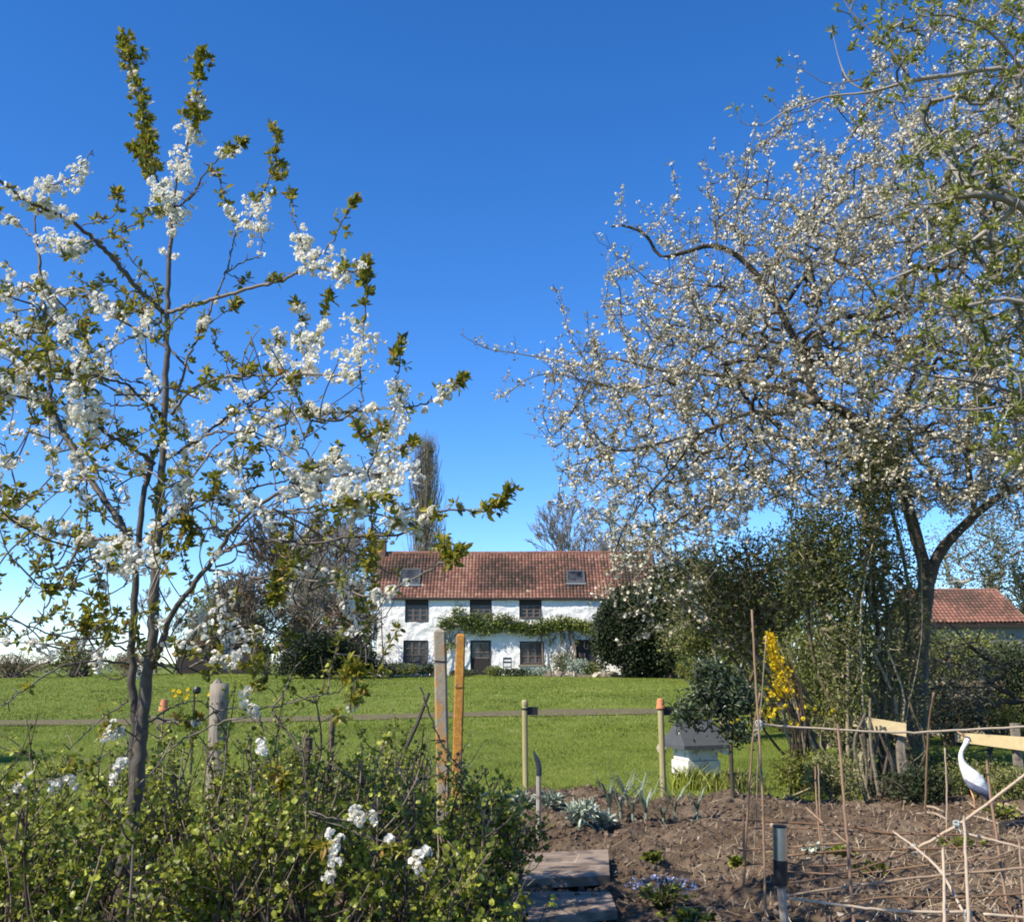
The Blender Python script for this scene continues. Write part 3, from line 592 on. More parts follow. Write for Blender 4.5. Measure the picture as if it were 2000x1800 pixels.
# ------------------------------------------------------------------ leafy currant bushes in front and around the trunk
def currant(base, h, sp, ns, nl, label, tone=.5, lsz=.033):
    base = np.array(base, float); t = thing('currant_bush', base, label, 'bush', 'currant bushes in the foreground')
    st = MB(); pts = []
    for i in range(ns):
        a = rng.uniform(0, 2*math.pi); r = sp*math.sqrt(rng.random()); hh = h*(.45+.55*rng.random())*(1-.3*(r/sp)**2)
        b = base+np.array([math.cos(a)*r*.3, math.sin(a)*r*.3, -.04]); e = base+np.array([math.cos(a)*r, math.sin(a)*r, hh])
        m1 = b+(e-b)*.4+np.array([math.cos(a)*.04, math.sin(a)*.04, .1*hh])+rng.normal(size=3)*.03
        if i % 4 == 0: e = e+np.array([rng.normal()*.08, 0, rng.uniform(.1, .34)])
        s = smooth_line([b, m1, b+(e-b)*.75+rng.normal(size=3)*.03, e], 5); st.tube(s, np.linspace(.0085, .003, len(s))*(.7+.6*random.random()), 5, t=random.random())
        for q in s[4:]: pts.append((q, 1.))
        for j in range(7):
            u = rng.integers(3, len(s)-1); q = s[u]; d = nrm(np.array([rng.normal()*.8, rng.normal()*.8, .8])); L_ = rng.uniform(.08, .3)
            s2 = smooth_line([q, q+d*L_*.5+rng.normal(size=3)*.015, q+d*L_+np.array([0, 0, .03])], 3); st.tube(s2, np.linspace(.004, .0018, len(s2)), 4, t=random.random())
            for w in s2[1:]: pts.append((w, 1.5))
    st.build('stems', M['stem_brown'], t, smooth=True)
    pp = np.array([q[0] for q in pts]); w = np.array([q[1] for q in pts])*(.14+np.clip(vnoise(pp[:, 0]*4, pp[:, 1]*4, pp[:, 2]*4)-.3, 0, 1)); w /= w.sum()
    n = nl//5; c = pp[rng.choice(len(pp), n, p=w)]+rng.normal(size=(n, 3))*.012
    c = np.repeat(c, 5, 0)+rng.normal(size=(n*5, 3))*.016
    lm = MB(); tn = np.clip(np.repeat(rng.random(n)**1.5, 5)*.65+rng.random(n*5)*.35+(tone-.5), 0, 1)
    leaves(lm, T_BROAD, c, lsz, up=.3, nup=.8, t=tn, var=.5); lm.build('leaves', M['leaf_currant'], t)
    return t
CB = [(90,4.45,.9,.5,'at the bottom left corner, nearest row'),(330,4.4,.86,.5,'at the bottom edge right of the cherry trunk'),
 (560,4.5,.9,.5,'at the bottom edge below the drooping blossom sprays'),(800,4.7,.84,.45,'at the bottom edge below the two lichened posts'),(935,5.2,.58,.28,'lowest of all, beside the wooden boards'),
 (160,5.6,1.04,.55,'just behind the cherry trunk to its left'),(420,5.7,1.22,.55,'behind the cherry trunk to its right, in the middle row'),(640,5.9,1.18,.5,'tall, with upright shoots below the dark leaning stick'),
 (830,6.2,1.14,.5,'hiding the foot of the grey lichened post'),(940,6.9,.76,.36,'furthest right at the back, touching the silvery plants'),(-40,5.2,.85,.55,'cut by the left edge'),
 (30,6.8,.8,.55,'at the shaded lawn edge on the far left'),(300,7.1,1.02,.5,'behind the cherry trunk against the lawn'),(540,7.3,1.1,.5,'in the back row below the weathered round post'),(740,7.5,1.02,.45,'in the back row left of the lichened posts')]
for i, (px, Y, h, sp, lb) in enumerate(CB):
    x = P(px, 1500, Y)[0]; z = max(sz(x, Y), 0) if Y > 2 else 0
    currant((x, Y, z), h, sp, 30, 3800, 'currant bush '+lb, .52, .0235)
# ------------------------------------------------------------------ big plum tree on the right
TY = 14.0
def inpoly(x, y, poly):
    x = np.asarray(x); y = np.asarray(y); r = np.zeros(x.shape, bool); n = len(poly)
    for i in range(n):
        (x0, y0), (x1, y1) = poly[i], poly[(i+1) % n]
        c = ((y0 > y) != (y1 > y)) & (x < (x1-x0)*(y-y0)/((y1-y0) if y1 != y0 else 1e-9)+x0); r ^= c
    return r
def sample_poly(poly, n, Y0, dY, wfun=None):
    xs_ = [p[0] for p in poly]; ys_ = [p[1] for p in poly]; out = []
    while len(out) < n:
        x = rng.uniform(min(xs_), max(xs_), n); y = rng.uniform(min(ys_), max(ys_), n); k = inpoly(x, y, poly)
        if wfun is not None: k &= rng.random(n) < wfun(x, y)
        for a, b in zip(x[k], y[k]):
            out.append(P(a, b, Y0+dY*rng.uniform(-1, 1)))
            if len(out) >= n: break
    return np.array(out)
LIMBS = [
 ([(1776,1470),(1790,1400),(1792,1330),(1796,1250),(1803,1180),(1812,1130)],0,0),
 ([(1812,1130),(1835,1080),(1862,1048),(1905,1005),(1960,965),(2040,930),(2120,900)],0,.3),
 ([(1812,1130),(1790,1050),(1770,980),(1740,900),(1700,850),(1640,800),(1590,780),(1579,711),(1550,660),(1515,592),(1490,550),(1440,500),(1390,480),(1340,492),(1290,500),(1260,458),(1215,440),(1195,443)],0,-.8),
 ([(1590,780),(1532,805),(1469,805),(1426,822),(1371,843),(1310,860)],-.5,-1.2),
 ([(1640,800),(1600,900),(1530,940),(1447,958),(1388,962),(1341,979),(1290,1010)],-.4,.4),
 ([(1590,780),(1520,760),(1430,735),(1337,728),(1294,724),(1243,711),(1190,700),(1150,715),(1090,705),(1010,690),(950,680),(898,652)],-.4,-1.6),
 ([(1740,900),(1760,800),(1790,712),(1766,690),(1745,656),(1732,631),(1700,560),(1660,490)],.2,1.0),
 ([(1905,1005),(1890,900),(1900,800),(1935,720),(1950,690),(1966,648),(2000,610),(2030,540)],.1,.8),
 ([(1700,560),(1600,480),(1540,400),(1470,385),(1440,350),(1400,295)],.7,.2),
 ([(1490,550),(1530,480),(1600,400),(1640,300),(1700,210)],-.6,.3),
 ([(1935,720),(1850,600),(1820,480),(1850,350),(1900,220)],.5,1.2),
 ([(1470,385),(1445,420),(1415,460)],.3,0),
 ([(1243,711),(1215,640),(1210,560),(1185,545)],-1.2,-1.0),
 ([(1337,728),(1240,760),(1150,745),(1080,730),(1030,740),(990,770),(966,778)],-1.0,-1.7),
 ([(1150,745),(1120,800),(1080,850),(1060,810)],-1.2,-1.4),
 ([(1150,715),(1110,650),(1100,600),(1092,565)],-1.3,-1.4),
 ([(1310,860),(1200,880),(1140,830),(1090,870),(1075,870)],-1,-1.5),
 ([(1200,880),(1150,900),(1100,920),(1090,980),(1075,985)],-1.2,-1.5),
 ([(1215,440),(1212,400),(1220,360)],-.9,-1),([(1260,458),(1290,430),(1320,390),(1325,380)],-.8,-.6),([(1400,480),(1395,410),(1388,345)],-.8,-.6),
 ([(1371,843),(1300,930),(1230,1010),(1200,1080),(1190,1120)],-1,-1.3),
]
roots = []
for pl, d0, d1 in LIMBS:
    n = len(pl); roots.append(smooth_line([P(q[0], q[1], TY+d0+(d1-d0)*i/(n-1)) for i, q in enumerate(pl)], 3))
CROWN = [(1185,470),(1290,440),(1370,390),(1400,290),(1470,300),(1540,200),(1660,160),(1740,60),(1850,10),(2000,-40),(2200,-80),(2200,900),(2000,960),(1880,1010),(1760,1010),(1640,1000),(1500,1000),(1420,1050),(1330,1100),(1210,1130),(1170,1070),(1130,1000),(1100,900),(1090,800),(1060,730),(1130,660),(1170,560)]
def wcrown(x, y):
    d = np.clip((x-1060)/330, .12, 1)*np.clip((y+40-(760-(x-1100)*.75)*.75)/260, .15, 1)
    hole = 1-.0*x
    return np.clip(d*(.35+.9*vnoise(x/70, y/70))*np.clip(.35+(x-1100)/550+(y-300)/900, .2, 1.3), 0, 1)
tg = np.vstack([sample_poly(CROWN, 5600, TY-.1, 2.3, wcrown), sample_poly([(1840,880),(2060,850),(2060,1010),(1960,1040),(1850,1010)], 150, TY, 1.2), sample_poly([(1160,1080),(1340,1100),(1400,1180),(1330,1250),(1210,1260),(1165,1180)], 30, TY-1.2, .8),
                sample_poly([(1060,720),(1180,640),(1200,960),(1090,960)], 80, TY-1.4, .5)])
pos, rad, paths = grow(roots, tg, step=.16, jit=.2, rtip=.0043, pw=.345, rmax=.17, curl=.22)
i0 = len(paths[0]); rad[:i0] = np.maximum(rad[:i0], np.linspace(.145, .115, i0))
for pth, lo in ((paths[1], .085), (paths[2], .03)):
    rad[pth] = np.maximum(rad[pth], np.linspace(.09, lo*.4, len(pth)))
rt = pos[0].copy(); pt = thing('plum_tree', drop(rt), 'large old plum tree with pinkish white blossom filling the right of the picture', 'tree')
tb = MB(); 
base = np.array([[rt[0]-.06, rt[1], float(gh(rt[0], rt[1]))-.1], [rt[0]-.03, rt[1], rt[2]*.5], rt]); tb.tube(base, [.21, .165, .145], 12, rough=.1)
tubes_from(tb, pos, rad, paths, kbig=10, rough=.12)
# blossom sites along thin wood
cp = []; cd = []
for idx in paths:
    r = rad[idx]
    for a, b in zip(idx[:-1], idx[1:]):
        if rad[b] < .024:
            L_ = np.linalg.norm(pos[b]-pos[a]); m = rng.poisson(L_/.024)
            if m:
                u = rng.random((m, 1)); cp.append(pos[a]+(pos[b]-pos[a])*u); cd.append(np.full(m, rad[b]))
cp = np.concatenate(cp); keep = rng.random(len(cp)) < np.clip(.42+.9*vnoise(cp[:, 0]*1.1, cp[:, 1]*1.1, cp[:, 2]*1.1), 0, 1); cp = cp[keep]; n = len(cp)
print('plum sites', n, 'paths', len(paths))
# upright water shoots and side twigs
thin = [(pos[a], pos[b]) for idx in paths for a, b in zip(idx[:-1], idx[1:]) if rad[b] < .012]; sel = rng.choice(len(thin), 2600, False); extra = []
for i in sel:
    p_, q_ = thin[i]; d_ = nrm((q_-p_)*3+np.array([rng.normal()*.25, rng.normal()*.25, rng.uniform(-.1, .5)])); L_ = rng.uniform(.15, .6); e_ = q_+d_*L_+np.array([0, 0, .1*L_]); s_ = [q_, q_+d_*L_*.5+rng.normal(size=3)*.015, e_]; tb.tube(s_, [.0045, .0038, .0028], 4, t=random.random(), cap=False)
    m_ = max(2, int(L_/.05)); extra.append(q_+(e_-q_)*rng.random((m_, 1)))
cp = np.vstack([cp]+extra); n = len(cp)
# short spurs
sp = MB(); idx = rng.choice(n, min(n, 46000), False)
dd = rdir(len(idx), .5); T_SP = (np.array([[-.5, 0, 0], [.5, 0, 0], [.3, 1, 0], [-.3, 1, 0], [0, 0, .5], [0, 1, .3]]), np.array([[0, 1, 2, 3], [1, 4, 5, 2], [4, 0, 3, 5]]))
L_ = .04+.1*rng.random(len(idx))**2; tb.scatter(T_SP, cp[idx], basis(dd), np.stack([np.full(len(idx), .006), L_, np.full(len(idx), .006)], 1), rng.random(len(idx)))
tb.build('trunk', M['bark_plum'], pt, smooth=True)
fb = MB(); tip = cp[idx]+dd*L_[:, None]
k = rng.random(len(idx)) < np.clip(2.2*vnoise(cp[idx][:, 0]*1.9, cp[idx][:, 1]*1.9, cp[idx][:, 2]*1.9)-.45, .06, 1); q = np.vstack([tip[k], cp[idx][rng.random(len(idx)) < .3]]); m = rng.integers(1, 4, len(q)); q = np.repeat(q, m, 0)+rng.normal(size=(m.sum(), 3))*.016
n = len(q); d = rdir(n, .3); x = nrm(np.cross(d, rng.normal(size=(n, 3)))); B = np.stack([x, np.cross(d, x), d], -1)
fb.scatter(T_FLOW1, q, B, .0195*(.55+.8*rng.random(n)), np.clip(rng.random(n)*.8+.25*vnoise(q[:, 0]*2, q[:, 1]*2, q[:, 2]*2), 0, 1))
k2 = rng.random(len(idx)) < .22; q = tip[k2]; n = len(q); d = rdir(n, .3); x = nrm(np.cross(d, rng.normal(size=(n, 3)))); B = np.stack([x, np.cross(d, x), d], -1)
fb.scatter(T_BUD, q, B, .020*(.7+.6*rng.random(n)), .3+.7*rng.random(n)); fb.build('blossom', M['petal_plum'], pt)
lb = MB(); k = rng.random(len(idx)) < .55; q = np.repeat(tip[k], 3, 0)+rng.normal(size=(k.sum()*3, 3))*.012; leaves(lb, T_LEAF, q, .038, up=.6, nup=.3)
lb.build('leaves', M['leaf_bud'], pt)

# ------------------------------------------------------------------ pear tree leaning in from beyond the right edge
NY = 9.0
PR = [([(2330,1560),(2300,1200),(2250,800),(2200,500)],.2,0),
 ([(2200,500),(2100,260),(2000,140),(1850,148),(1780,158),(1700,180),(1610,190),(1530,220),(1490,245),(1450,240),(1435,212)],0,-.4),
 ([(1610,190),(1570,215),(1530,218),(1502,190)],-.2,-.3),([(1780,158),(1740,100),(1700,60),(1660,20),(1640,-20)],-.1,.1),([(1700,180),(1660,160),(1640,120),(1625,60)],-.1,.1),
 ([(1700,150),(1620,165),(1575,140),(1522,124)],-.1,-.2),([(2100,260),(2040,80),(1960,20),(1900,-40)],0,.3),([(2000,140),(1930,60),(1850,30),(1760,40)],-.1,-.4),
 ([(2200,500),(2080,470),(1990,400),(1900,380),(1800,400),(1740,370)],0,-.4),([(2250,800),(2120,690),(2000,590),(1900,595),(1850,600),(1760,560)],0,-.6),
 ([(2250,760),(2100,780),(2000,770),(1900,745),(1800,730),(1700,690),(1650,660)],0,-.5),([(2250,800),(2130,820),(2000,790),(1900,800),(1800,790),(1700,740)],0,.2),
 ([(2270,950),(2150,920),(2050,900),(1950,890),(1900,885)],.1,-.3),([(1990,400),(1900,470),(1800,520),(1700,560)],-.1,.2),([(1900,380),(1840,300),(1800,230)],-.2,0)]
roots = []
for pl, d0, d1 in PR:
    n = len(pl); roots.append(smooth_line([P(q[0], q[1], NY+d0+(d1-d0)*i/(n-1)) for i, q in enumerate(pl)], 3))
PC = [(1600,30),(1700,-40),(2200,-80),(2250,900),(1950,920),(1880,820),(1700,780),(1640,640),(1740,560),(1800,480),(1720,380),(1780,260),(1620,240)]
tg = sample_poly(PC, 700, NY, .9, lambda x, y: np.clip((x-1500)/450, .2, 1))
pos, rad, paths = grow(roots, tg, step=.12, jit=.3, rtip=.0036, pw=.42, rmax=.12, curl=.35)
rad[:len(paths[0])] = np.maximum(rad[:len(paths[0])], .07)
pr = thing('pear_tree', (pos[0][0], pos[0][1], 0), 'pear tree reaching in at the top right with fresh yellow green leaves on grey twigs', 'tree')
tb = MB(); tb.tube([[pos[0][0], pos[0][1], -.1], pos[0]], [.13, .11], 10); tubes_from(tb, pos, rad, paths, kbig=8, rough=.1)
tip = np.array([pos[i[-1]] for i in paths]+[pos[i[len(i)//2]] for i in paths[15:] if random.random() < .8])
tb.build('trunk', M['bark_grey'], pr, smooth=True)
lb = MB(); tip = tip[rng.random(len(tip)) < .72]; q = np.repeat(tip, 10, 0)+rng.normal(size=(len(tip)*10, 3))*.018; t = np.repeat(rng.random(len(tip)), 10)*.5+.5*rng.random(len(q)); leaves(lb, T_LEAF, q, .066, up=.3, nup=.4, t=t)
lb.build('leaves', M['leaf_spring'], pr)
fb = MB(); q = tip[rng.random(len(tip)) < .2]; q = np.repeat(q, 4, 0)+rng.normal(size=(len(q)*4, 3))*.03; n = len(q); d = rdir(n, .3); x = nrm(np.cross(d, rng.normal(size=(n, 3)))); fb.scatter(T_FLOW1, q, np.stack([x, np.cross(d, x), d], -1), .016, rng.random(n)); fb.build('blossom', M['petal_plum'], pr)
# ------------------------------------------------------------------ cottage
HY = 60.0
def hx(px): return float(P(px, 1240, HY)[0])
def hz(py): return float(P(950, py, HY)[2])
HB = float(gh(0, HY))-.15
house = thing('cottage', (hx(950), HY+2.5, float(gh(0, HY))), 'long whitewashed stone cottage with red pantile roof at the far side of the lawn', 'house')
x0, x1 = hx(735), hx(1290); zt = hz(1166)
WIN = [(790,836,1168,1214,'u'),(917,960,1168,1210,'u'),(1014,1058,1168,1208,'u'),(788,836,1250,1294,'w'),(919,959,1250,1316,'d'),(1015,1062,1252,1297,'w'),(1124,1162,1249,1316,'s')]
OP = [(hx(a), hx(b), hz(d) if d < 1310 else HB, hz(c) if k != 'u' else zt-.02, k) for a, b, c, d, k in WIN]
def lin(a, b, s): return list(np.linspace(a, b, max(1, int(round((b-a)/s)))+1))
gx = sorted(set([x0, x1]+[q for o in OP for q in o[:2]])); gz = sorted(set([HB, zt]+[q for o in OP for q in o[2:4]]))
X = []
for a, b in zip(gx[:-1], gx[1:]): X += lin(a, b, .11)[:-1]
X.append(gx[-1]); Zs = []
for a, b in zip(gz[:-1], gz[1:]):
    if b-a > 1e-4: Zs += lin(a, b, .11)[:-1]
Zs.append(gz[-1]); X = np.array(X); Zs = np.array(Zs)
XX, ZZ = np.meshgrid(X, Zs, indexing='ij'); YY = HY-.06*(fbm(XX*1.6+4, ZZ*2.1+2.7, 5.3, 2)-.5)-.05*(vnoise(XX*3.1+.37*ZZ, ZZ*4.3+.41*XX, 2.2)-.5)-.03*(vnoise(XX*7.3+ZZ, ZZ*8.7-XX)-.5)
v, f = grid_mesh(XX, YY, ZZ); cx = v[f].mean(1); ok = np.ones(len(f), bool)
for a, b, c, d, k in OP: ok &= ~((cx[:, 0] > a) & (cx[:, 0] < b) & (cx[:, 2] > c) & (cx[:, 2] < d))
w = MB(); w.add(v, f[ok][:, ::-1])
for a, b, c, d, k in OP:  # reveals
    w.add([[a, HY-.03, c], [a, HY+.25, c], [a, HY+.25, d], [a, HY-.03, d]], [[0, 1, 2, 3]]); w.add([[b, HY-.03, c], [b, HY+.25, c], [b, HY+.25, d], [b, HY-.03, d]], [[3, 2, 1, 0]])
    w.add([[a, HY-.03, c], [b, HY-.03, c], [b, HY+.25, c], [a, HY+.25, c]], [[0, 1, 2, 3]])
RD = 5.6; zr = float(P(950, 1081, HY+RD/2)[2])
for x in (x0, x1):
    w.add([[x, HY, HB], [x, HY+RD, HB], [x, HY+RD, zt], [x, HY+RD/2, zr-.12], [x, HY, zt]], [[0, 1, 2, 3, 4]])
w.add([[x0, HY+RD, HB], [x1, HY+RD, HB], [x1, HY+RD, zt], [x0, HY+RD, zt]], [[0, 1, 2, 3]])
w.build('wall', M['whitewash'], house)
# tiled roof, real pantile relief
def sag(x): return .10*(vnoise(np.asarray(x)*.33, 0*np.asarray(x)+2.2)-.5)
def pantiles(A, ux, uy, W, H, tw=.2, th=.26):
    """A corner (eave left), ux along eave, uy up the slope"""
    ux = nrm(np.array(ux, float)); uy = nrm(np.array(uy, float)); nn = np.cross(ux, uy); nx, ny = int(W/tw), int(H/th); V = []; Fc = []; T = []; b = 0
    prof = np.array([-.02, .035, .05, .025, -.02]); pu = np.array([0, .22, .45, .7, 1.0])
    cn = vnoise(np.arange(nx)[:, None]*.12+np.zeros((nx, ny)), np.zeros((nx, ny))+np.arange(ny)[None]*.25, 3.)
    for i in range(nx):
        for j in range(ny):
            lift = .035*(1+.5*(random.random()-.5)); k = 5; o = A+ux*(i*tw)+uy*(j*th)+uy*random.uniform(-.012, .012)
            lo = [o+ux*(u*tw)+nn*(p+lift) for u, p in zip(pu, prof)]; hi = [o+ux*(u*tw)+uy*th*1.04+nn*(p+.002) for u, p in zip(pu, prof)]; fr = [o+ux*(u*tw)+nn*(p-.012) for u, p in zip(pu, prof)]
            V += lo+hi+fr
            for q in range(4): Fc += [[b+q, b+q+1, b+5+q+1, b+5+q], [b+10+q, b+10+q+1, b+q+1, b+q]]
            red = (cn[i, j]-.5)*.9+.3*math.exp(-((i-nx*.27)/(nx*.1))**2)-.05; t = .5+red+random.gauss(0, .16); t = float(np.clip(t, .02, .9))
            if j < 2 or j >= ny-2: t = min(.9, t+.12)
            if random.random() < .008: t = 1.0
            T += [t]*8; b += 15
    V = np.array(V); V[:, 2] += sag(V[:, 0]); return V, np.array(Fc), np.array(T)
sl = np.array([0, RD/2, zr-zt]); SLn = np.linalg.norm(sl); su = sl/SLn
rf = MB(); A = np.array([x0-.12, HY, zt])-su*.18+np.array([0, 0, .05])
RW = x1-x0+.24; RH = SLn+.18; nrows = int(RH/.25)
rf.add(*pantiles(A, (1, 0, 0), su, RW, RH, .2, RH/max(1, nrows)-1e-4))
nrm_ = np.cross([1, 0, 0], su)
rf.add([A-nrm_*.03, A+np.array([RW, 0, 0])-nrm_*.03, A+np.array([RW, 0, 0])+su*RH-nrm_*.03, A+su*RH-nrm_*.03], [[0, 1, 2, 3]], .1)
B_ = np.array([x0-.12, HY+RD, zt])-np.array([0, -su[1], su[2]])*.28+np.array([0, 0, .05])
rf.add([B_, B_+np.array([RW, 0, 0]), A+np.array([RW, 0, 0])+su*RH, A+su*RH], [[3, 2, 1, 0]], .4)
roof = rf.build('roof', M['tile'], house)
rd = MB(); ri = A+su*RH
for i in range(int(RW/.42)): rd.tube([ri+np.array([i*.42+.004, 0, float(sag(ri[0]+i*.42))]), ri+np.array([i*.42+.41, 0, float(sag(ri[0]+i*.42+.4))])], [.13, .12], 10, t=float(np.clip(.7+.1*random.gauss(0, 1), .3, .92)))
rd.build('ridge_tiles', M['tile'], roof)
gt = MB(); ga = A+np.array([.02, -.05, -.03]); gt.tube([ga, ga+np.array([RW-.05, 0, -.02])], .055, 8); gt.box(((x0+x1)/2, HY-.12, zt-.06), (RW-.1, .1, .1)); gt.build('gutter', M['dark_wood'], house)
# windows / doors
for a, b, c, d, k in OP:
    W_, H_ = b-a, d-c; xm, zm = (a+b)/2, (c+d)/2; fy = HY+.10
    if k in 'uw':
        m = MB(); t_ = .07
        m.box((xm, fy, d-t_/2), (W_, .09, t_)); m.box((xm, fy, c+t_/2), (W_, .09, t_)); m.box((a+t_/2, fy, zm), (t_, .088, H_-2*t_)); m.box((b-t_/2, fy, zm), (t_, .088, H_-2*t_))
        hh = .36 if k == 'u' else .0
        if k == 'u': m.box((xm, fy-.01, d-t_-hh/2), (W_-2*t_, .06, hh))
        fr = m.build('window', M['dark_wood'], house)
        zlo, zhi = c+t_, d-t_-hh
        MB().box((xm, fy+.04, (zlo+zhi)/2), (W_-2*t_+.01, .02, zhi-zlo+.01)).build('pane', M['glass_dark'], fr)
        g = MB()
        for q in range(3):   # three casements
            xa = a+t_+(W_-2*t_)*q/3; xb = a+t_+(W_-2*t_)*(q+1)/3
            g.box((xa+.03, fy, (zlo+zhi)/2), (.045, .05, zhi-zlo)); g.box((xb-.03, fy, (zlo+zhi)/2), (.045, .05, zhi-zlo))
        nr = 3
        for r in range(nr+1): g.box((xm, fy+.002, zlo+.02+(zhi-zlo-.04)*r/nr), (W_-2*t_, .04, .04))
        g.build('glazing_bars', M['bar_wood'], fr)
        if k == 'w': MB().box((xm, HY-.06, c-.05), (W_+.16, .16, .08)).build('sill', M['stone'], fr)
    elif k == 'd':
        m = MB(); m.box((xm, fy, d-.05), (W_, .1, .1)); m.box((a+.05, fy, zm-.05), (.1, .098, H_-.1)); m.box((b-.05, fy, zm-.05), (.1, .098, H_-.1))
        m.box((xm, fy+.03, c+.55), (W_-.2, .05, 1.1)); m.box((xm, fy+.03, zm+.42), (.06, .05, H_-1.2-.1)); dr = m.build('door', M['dark_wood'], house)
        MB().box((xm, fy+.05, c+1.1+(H_-1.2)/2), (W_-.2, .02, H_-1.2)).build('pane', M['glass_dark'], dr)
        m = MB(); m.box((xm, fy+.02, c+1.42), (W_-.2, .04, .05)); m.box((xm, fy+.02, c+1.1), (W_-.2, .045, .06)); m.tube([(b-.2, fy-.03, c+1.0), (b-.2, fy-.03, c+1.14)], .015, 6); m.build('door_bars', M['bar_wood'], dr)
    else:   # stable door, upper leaf open
        m = MB(); m.box((xm, fy, d-.05), (W_, .1, .1)); m.box((a+.05, fy, zm-.05), (.1, .098, H_-.1)); m.box((b-.05, fy, zm-.05), (.1, .098, H_-.1)); dr = m.build('door', M['dark_wood'], house)
        MB().box((xm, fy+.16, zm), (W_-.18, .02, H_-.1)).build('dark_glass', M['glass_dark'], dr)
        m = MB()
        for q in range(4): m.box((a+.15+(W_-.3)*.5*(q+.5)/4, fy+.02, c+.72), ((W_-.3)*.5/4-.012, .05, 1.35))
        m.box((a+.15+(W_-.3)*.25, fy-.015, c+1.2), ((W_-.3)*.5, .03, .08)); m.build('half_leaf', M['bar_wood'], dr)
# skylights
for a, b, c, d in ((780,822,1113,1142),(1106,1142,1116,1139)):
    def onroof(px, py):
        Y = HY+1.5
        for _ in range(8):
            q = P(px, py, Y); Y += (q[2]-(zt+.08+(Y-HY)*(zr-zt)/(RD/2)))*(-.7) if False else 0
            zz = zt+.08+(Y-HY)*(zr-zt)/(RD/2); Y = Y+(q[2]-zz)*.6
        return P(px, py, Y)
    q0, q1, q2 = onroof(a, d), onroof(b, d), onroof(a, c); e1, e2 = q1-q0, q2-q0; n_ = nrm(np.cross(e1, e2)); off = n_*.10
    m = MB(); rxa = math.atan2(su[2], su[1]); cc = q0+(e1+e2)/2+off*.5; Wd, Hd = np.linalg.norm(e1), np.linalg.norm(e2)
    m.box(cc-su*(Hd/2-.05), (Wd, .1, .14), rx=rxa); m.box(cc+su*(Hd/2-.05), (Wd, .1, .14), rx=rxa); m.box(cc-np.array([Wd/2-.05, 0, 0]), (.1, Hd-.2, .138), rx=rxa); m.box(cc+np.array([Wd/2-.05, 0, 0]), (.1, Hd-.2, .138), rx=rxa)
    sk = m.build('skylight', M['grey_felt'], house)
    MB().box(cc+off*.35, (Wd-.18, Hd-.18, .02), rx=rxa).build('pane', M['glass_dark'], sk)
    MB().box(cc-su*(Hd/2+.09)+off*.1, (Wd+.1, .16, .05), rx=rxa).build('flashing', M['grey_paint'], sk)
# chimney
ch = MB(); cxp = hx(722); Yc = HY+RD/2; ztop = float(P(722, 1052, Yc)[2]); cw = .86
ch.box((cxp+.05, Yc, (ztop+zt-.6)/2), (cw, .7, ztop-zt+.6)); ch.box((cxp+.05, Yc, ztop-.12), (cw+.12, .82, .12)); cm = ch.build('chimney', M['brick'], house)
m = MB(); m.lathe([(.0, 0), (.13, 0), (.12, .3), (.14, .34), (.1, .35), (.09, .1)], (cxp-.12, Yc, ztop), 12); m.build('chimney_pot', M['terracotta'], cm)

# climber along the front wall
def foliage(mb, T, c, r, n, size, up=.2, clump=3., t=None, hollow=.0):
    """leaf cloud filling an ellipsoid with noisy outline"""
    c = np.array(c); r = np.array(r); d = nrm(rng.normal(size=(n*2, 3))); rr = (hollow+(1-hollow)*rng.random(n*2))**(1/2.2)
    w = .72+.55*vnoise(d[:, 0]*2.2+c[0], d[:, 1]*2.2+c[1], d[:, 2]*2.2); p = c+d*r*(rr*w)[:, None]
    q = vnoise(p[:, 0]*clump/ r.max()*1.5+9, p[:, 1]*clump/r.max()*1.5, p[:, 2]*clump/r.max()*1.5); k = rng.random(n*2) < np.clip((q-.22)*2, .05, 1); p = p[k][:n]; q = q[k][:n]
    leaves(mb, T, p, size, up=up, nup=.6, t=np.clip(rng.random(len(p))*.75+.25*(t if t is not None else .5)+.35*(q-.5), 0, 1))
cb = thing('wall_climber', (hx(1010), HY-.2, float(gh(0, HY))), 'evergreen climber trained in a band across the middle of the white cottage wall', 'climbing plant')
sm = MB(); lm = MB()
trunkx = [(872, 1), (885, 0), (1062, 1), (1085, 0), (1100, 1), (1112, 0)]
for px, _ in trunkx:
    a = np.array([hx(px), HY-.16, HB+.1]); b = np.array([hx(px)+rng.uniform(-.4, .9), HY-.2, hz(1225)]); sm.tube(smooth_line([a, (a+b)/2+np.array([rng.normal()*.25, -.05, 0]), b], 6), np.linspace(.05, .025, 13), 6, t=random.random())
for i in range(34):
    px = rng.uniform(1050, 1160) if i < 22 else rng.uniform(862, 900); a = np.array([hx(px), HY-.14, hz(rng.uniform(1225, 1240))]); b = np.array([hx(px+rng.uniform(-35, 35)), HY-.13, hz(rng.uniform(1250, 1305))])
    sm.tube(smooth_line([a, (a+b)/2+rng.normal(size=3)*np.array([.2, .02, .2]), b], 4), np.linspace(.02, .008, 9), 4, t=random.random())
sm.tube([(hx(868), HY-.2, hz(1222)), (hx(960), HY-.22, hz(1228)), (hx(1060), HY-.22, hz(1224)), (hx(1164), HY-.2, hz(1226))], .035, 6)
for px in np.linspace(866, 1164, 34):
    py = 1222+5*math.sin(px*.05)-(16 if 886 < px < 905 else 0)-(8 if 880 < px < 930 else 0); h = 13+5*rng.random()+(5 if 1000 > px > 880 else 0)
    foliage(lm, T_CARD, (hx(px), HY-.34, hz(py)), (.42, .3, h/33.3), 230, .13, t=float(np.clip((px-1040)/80, .1, 1.2)), clump=2)
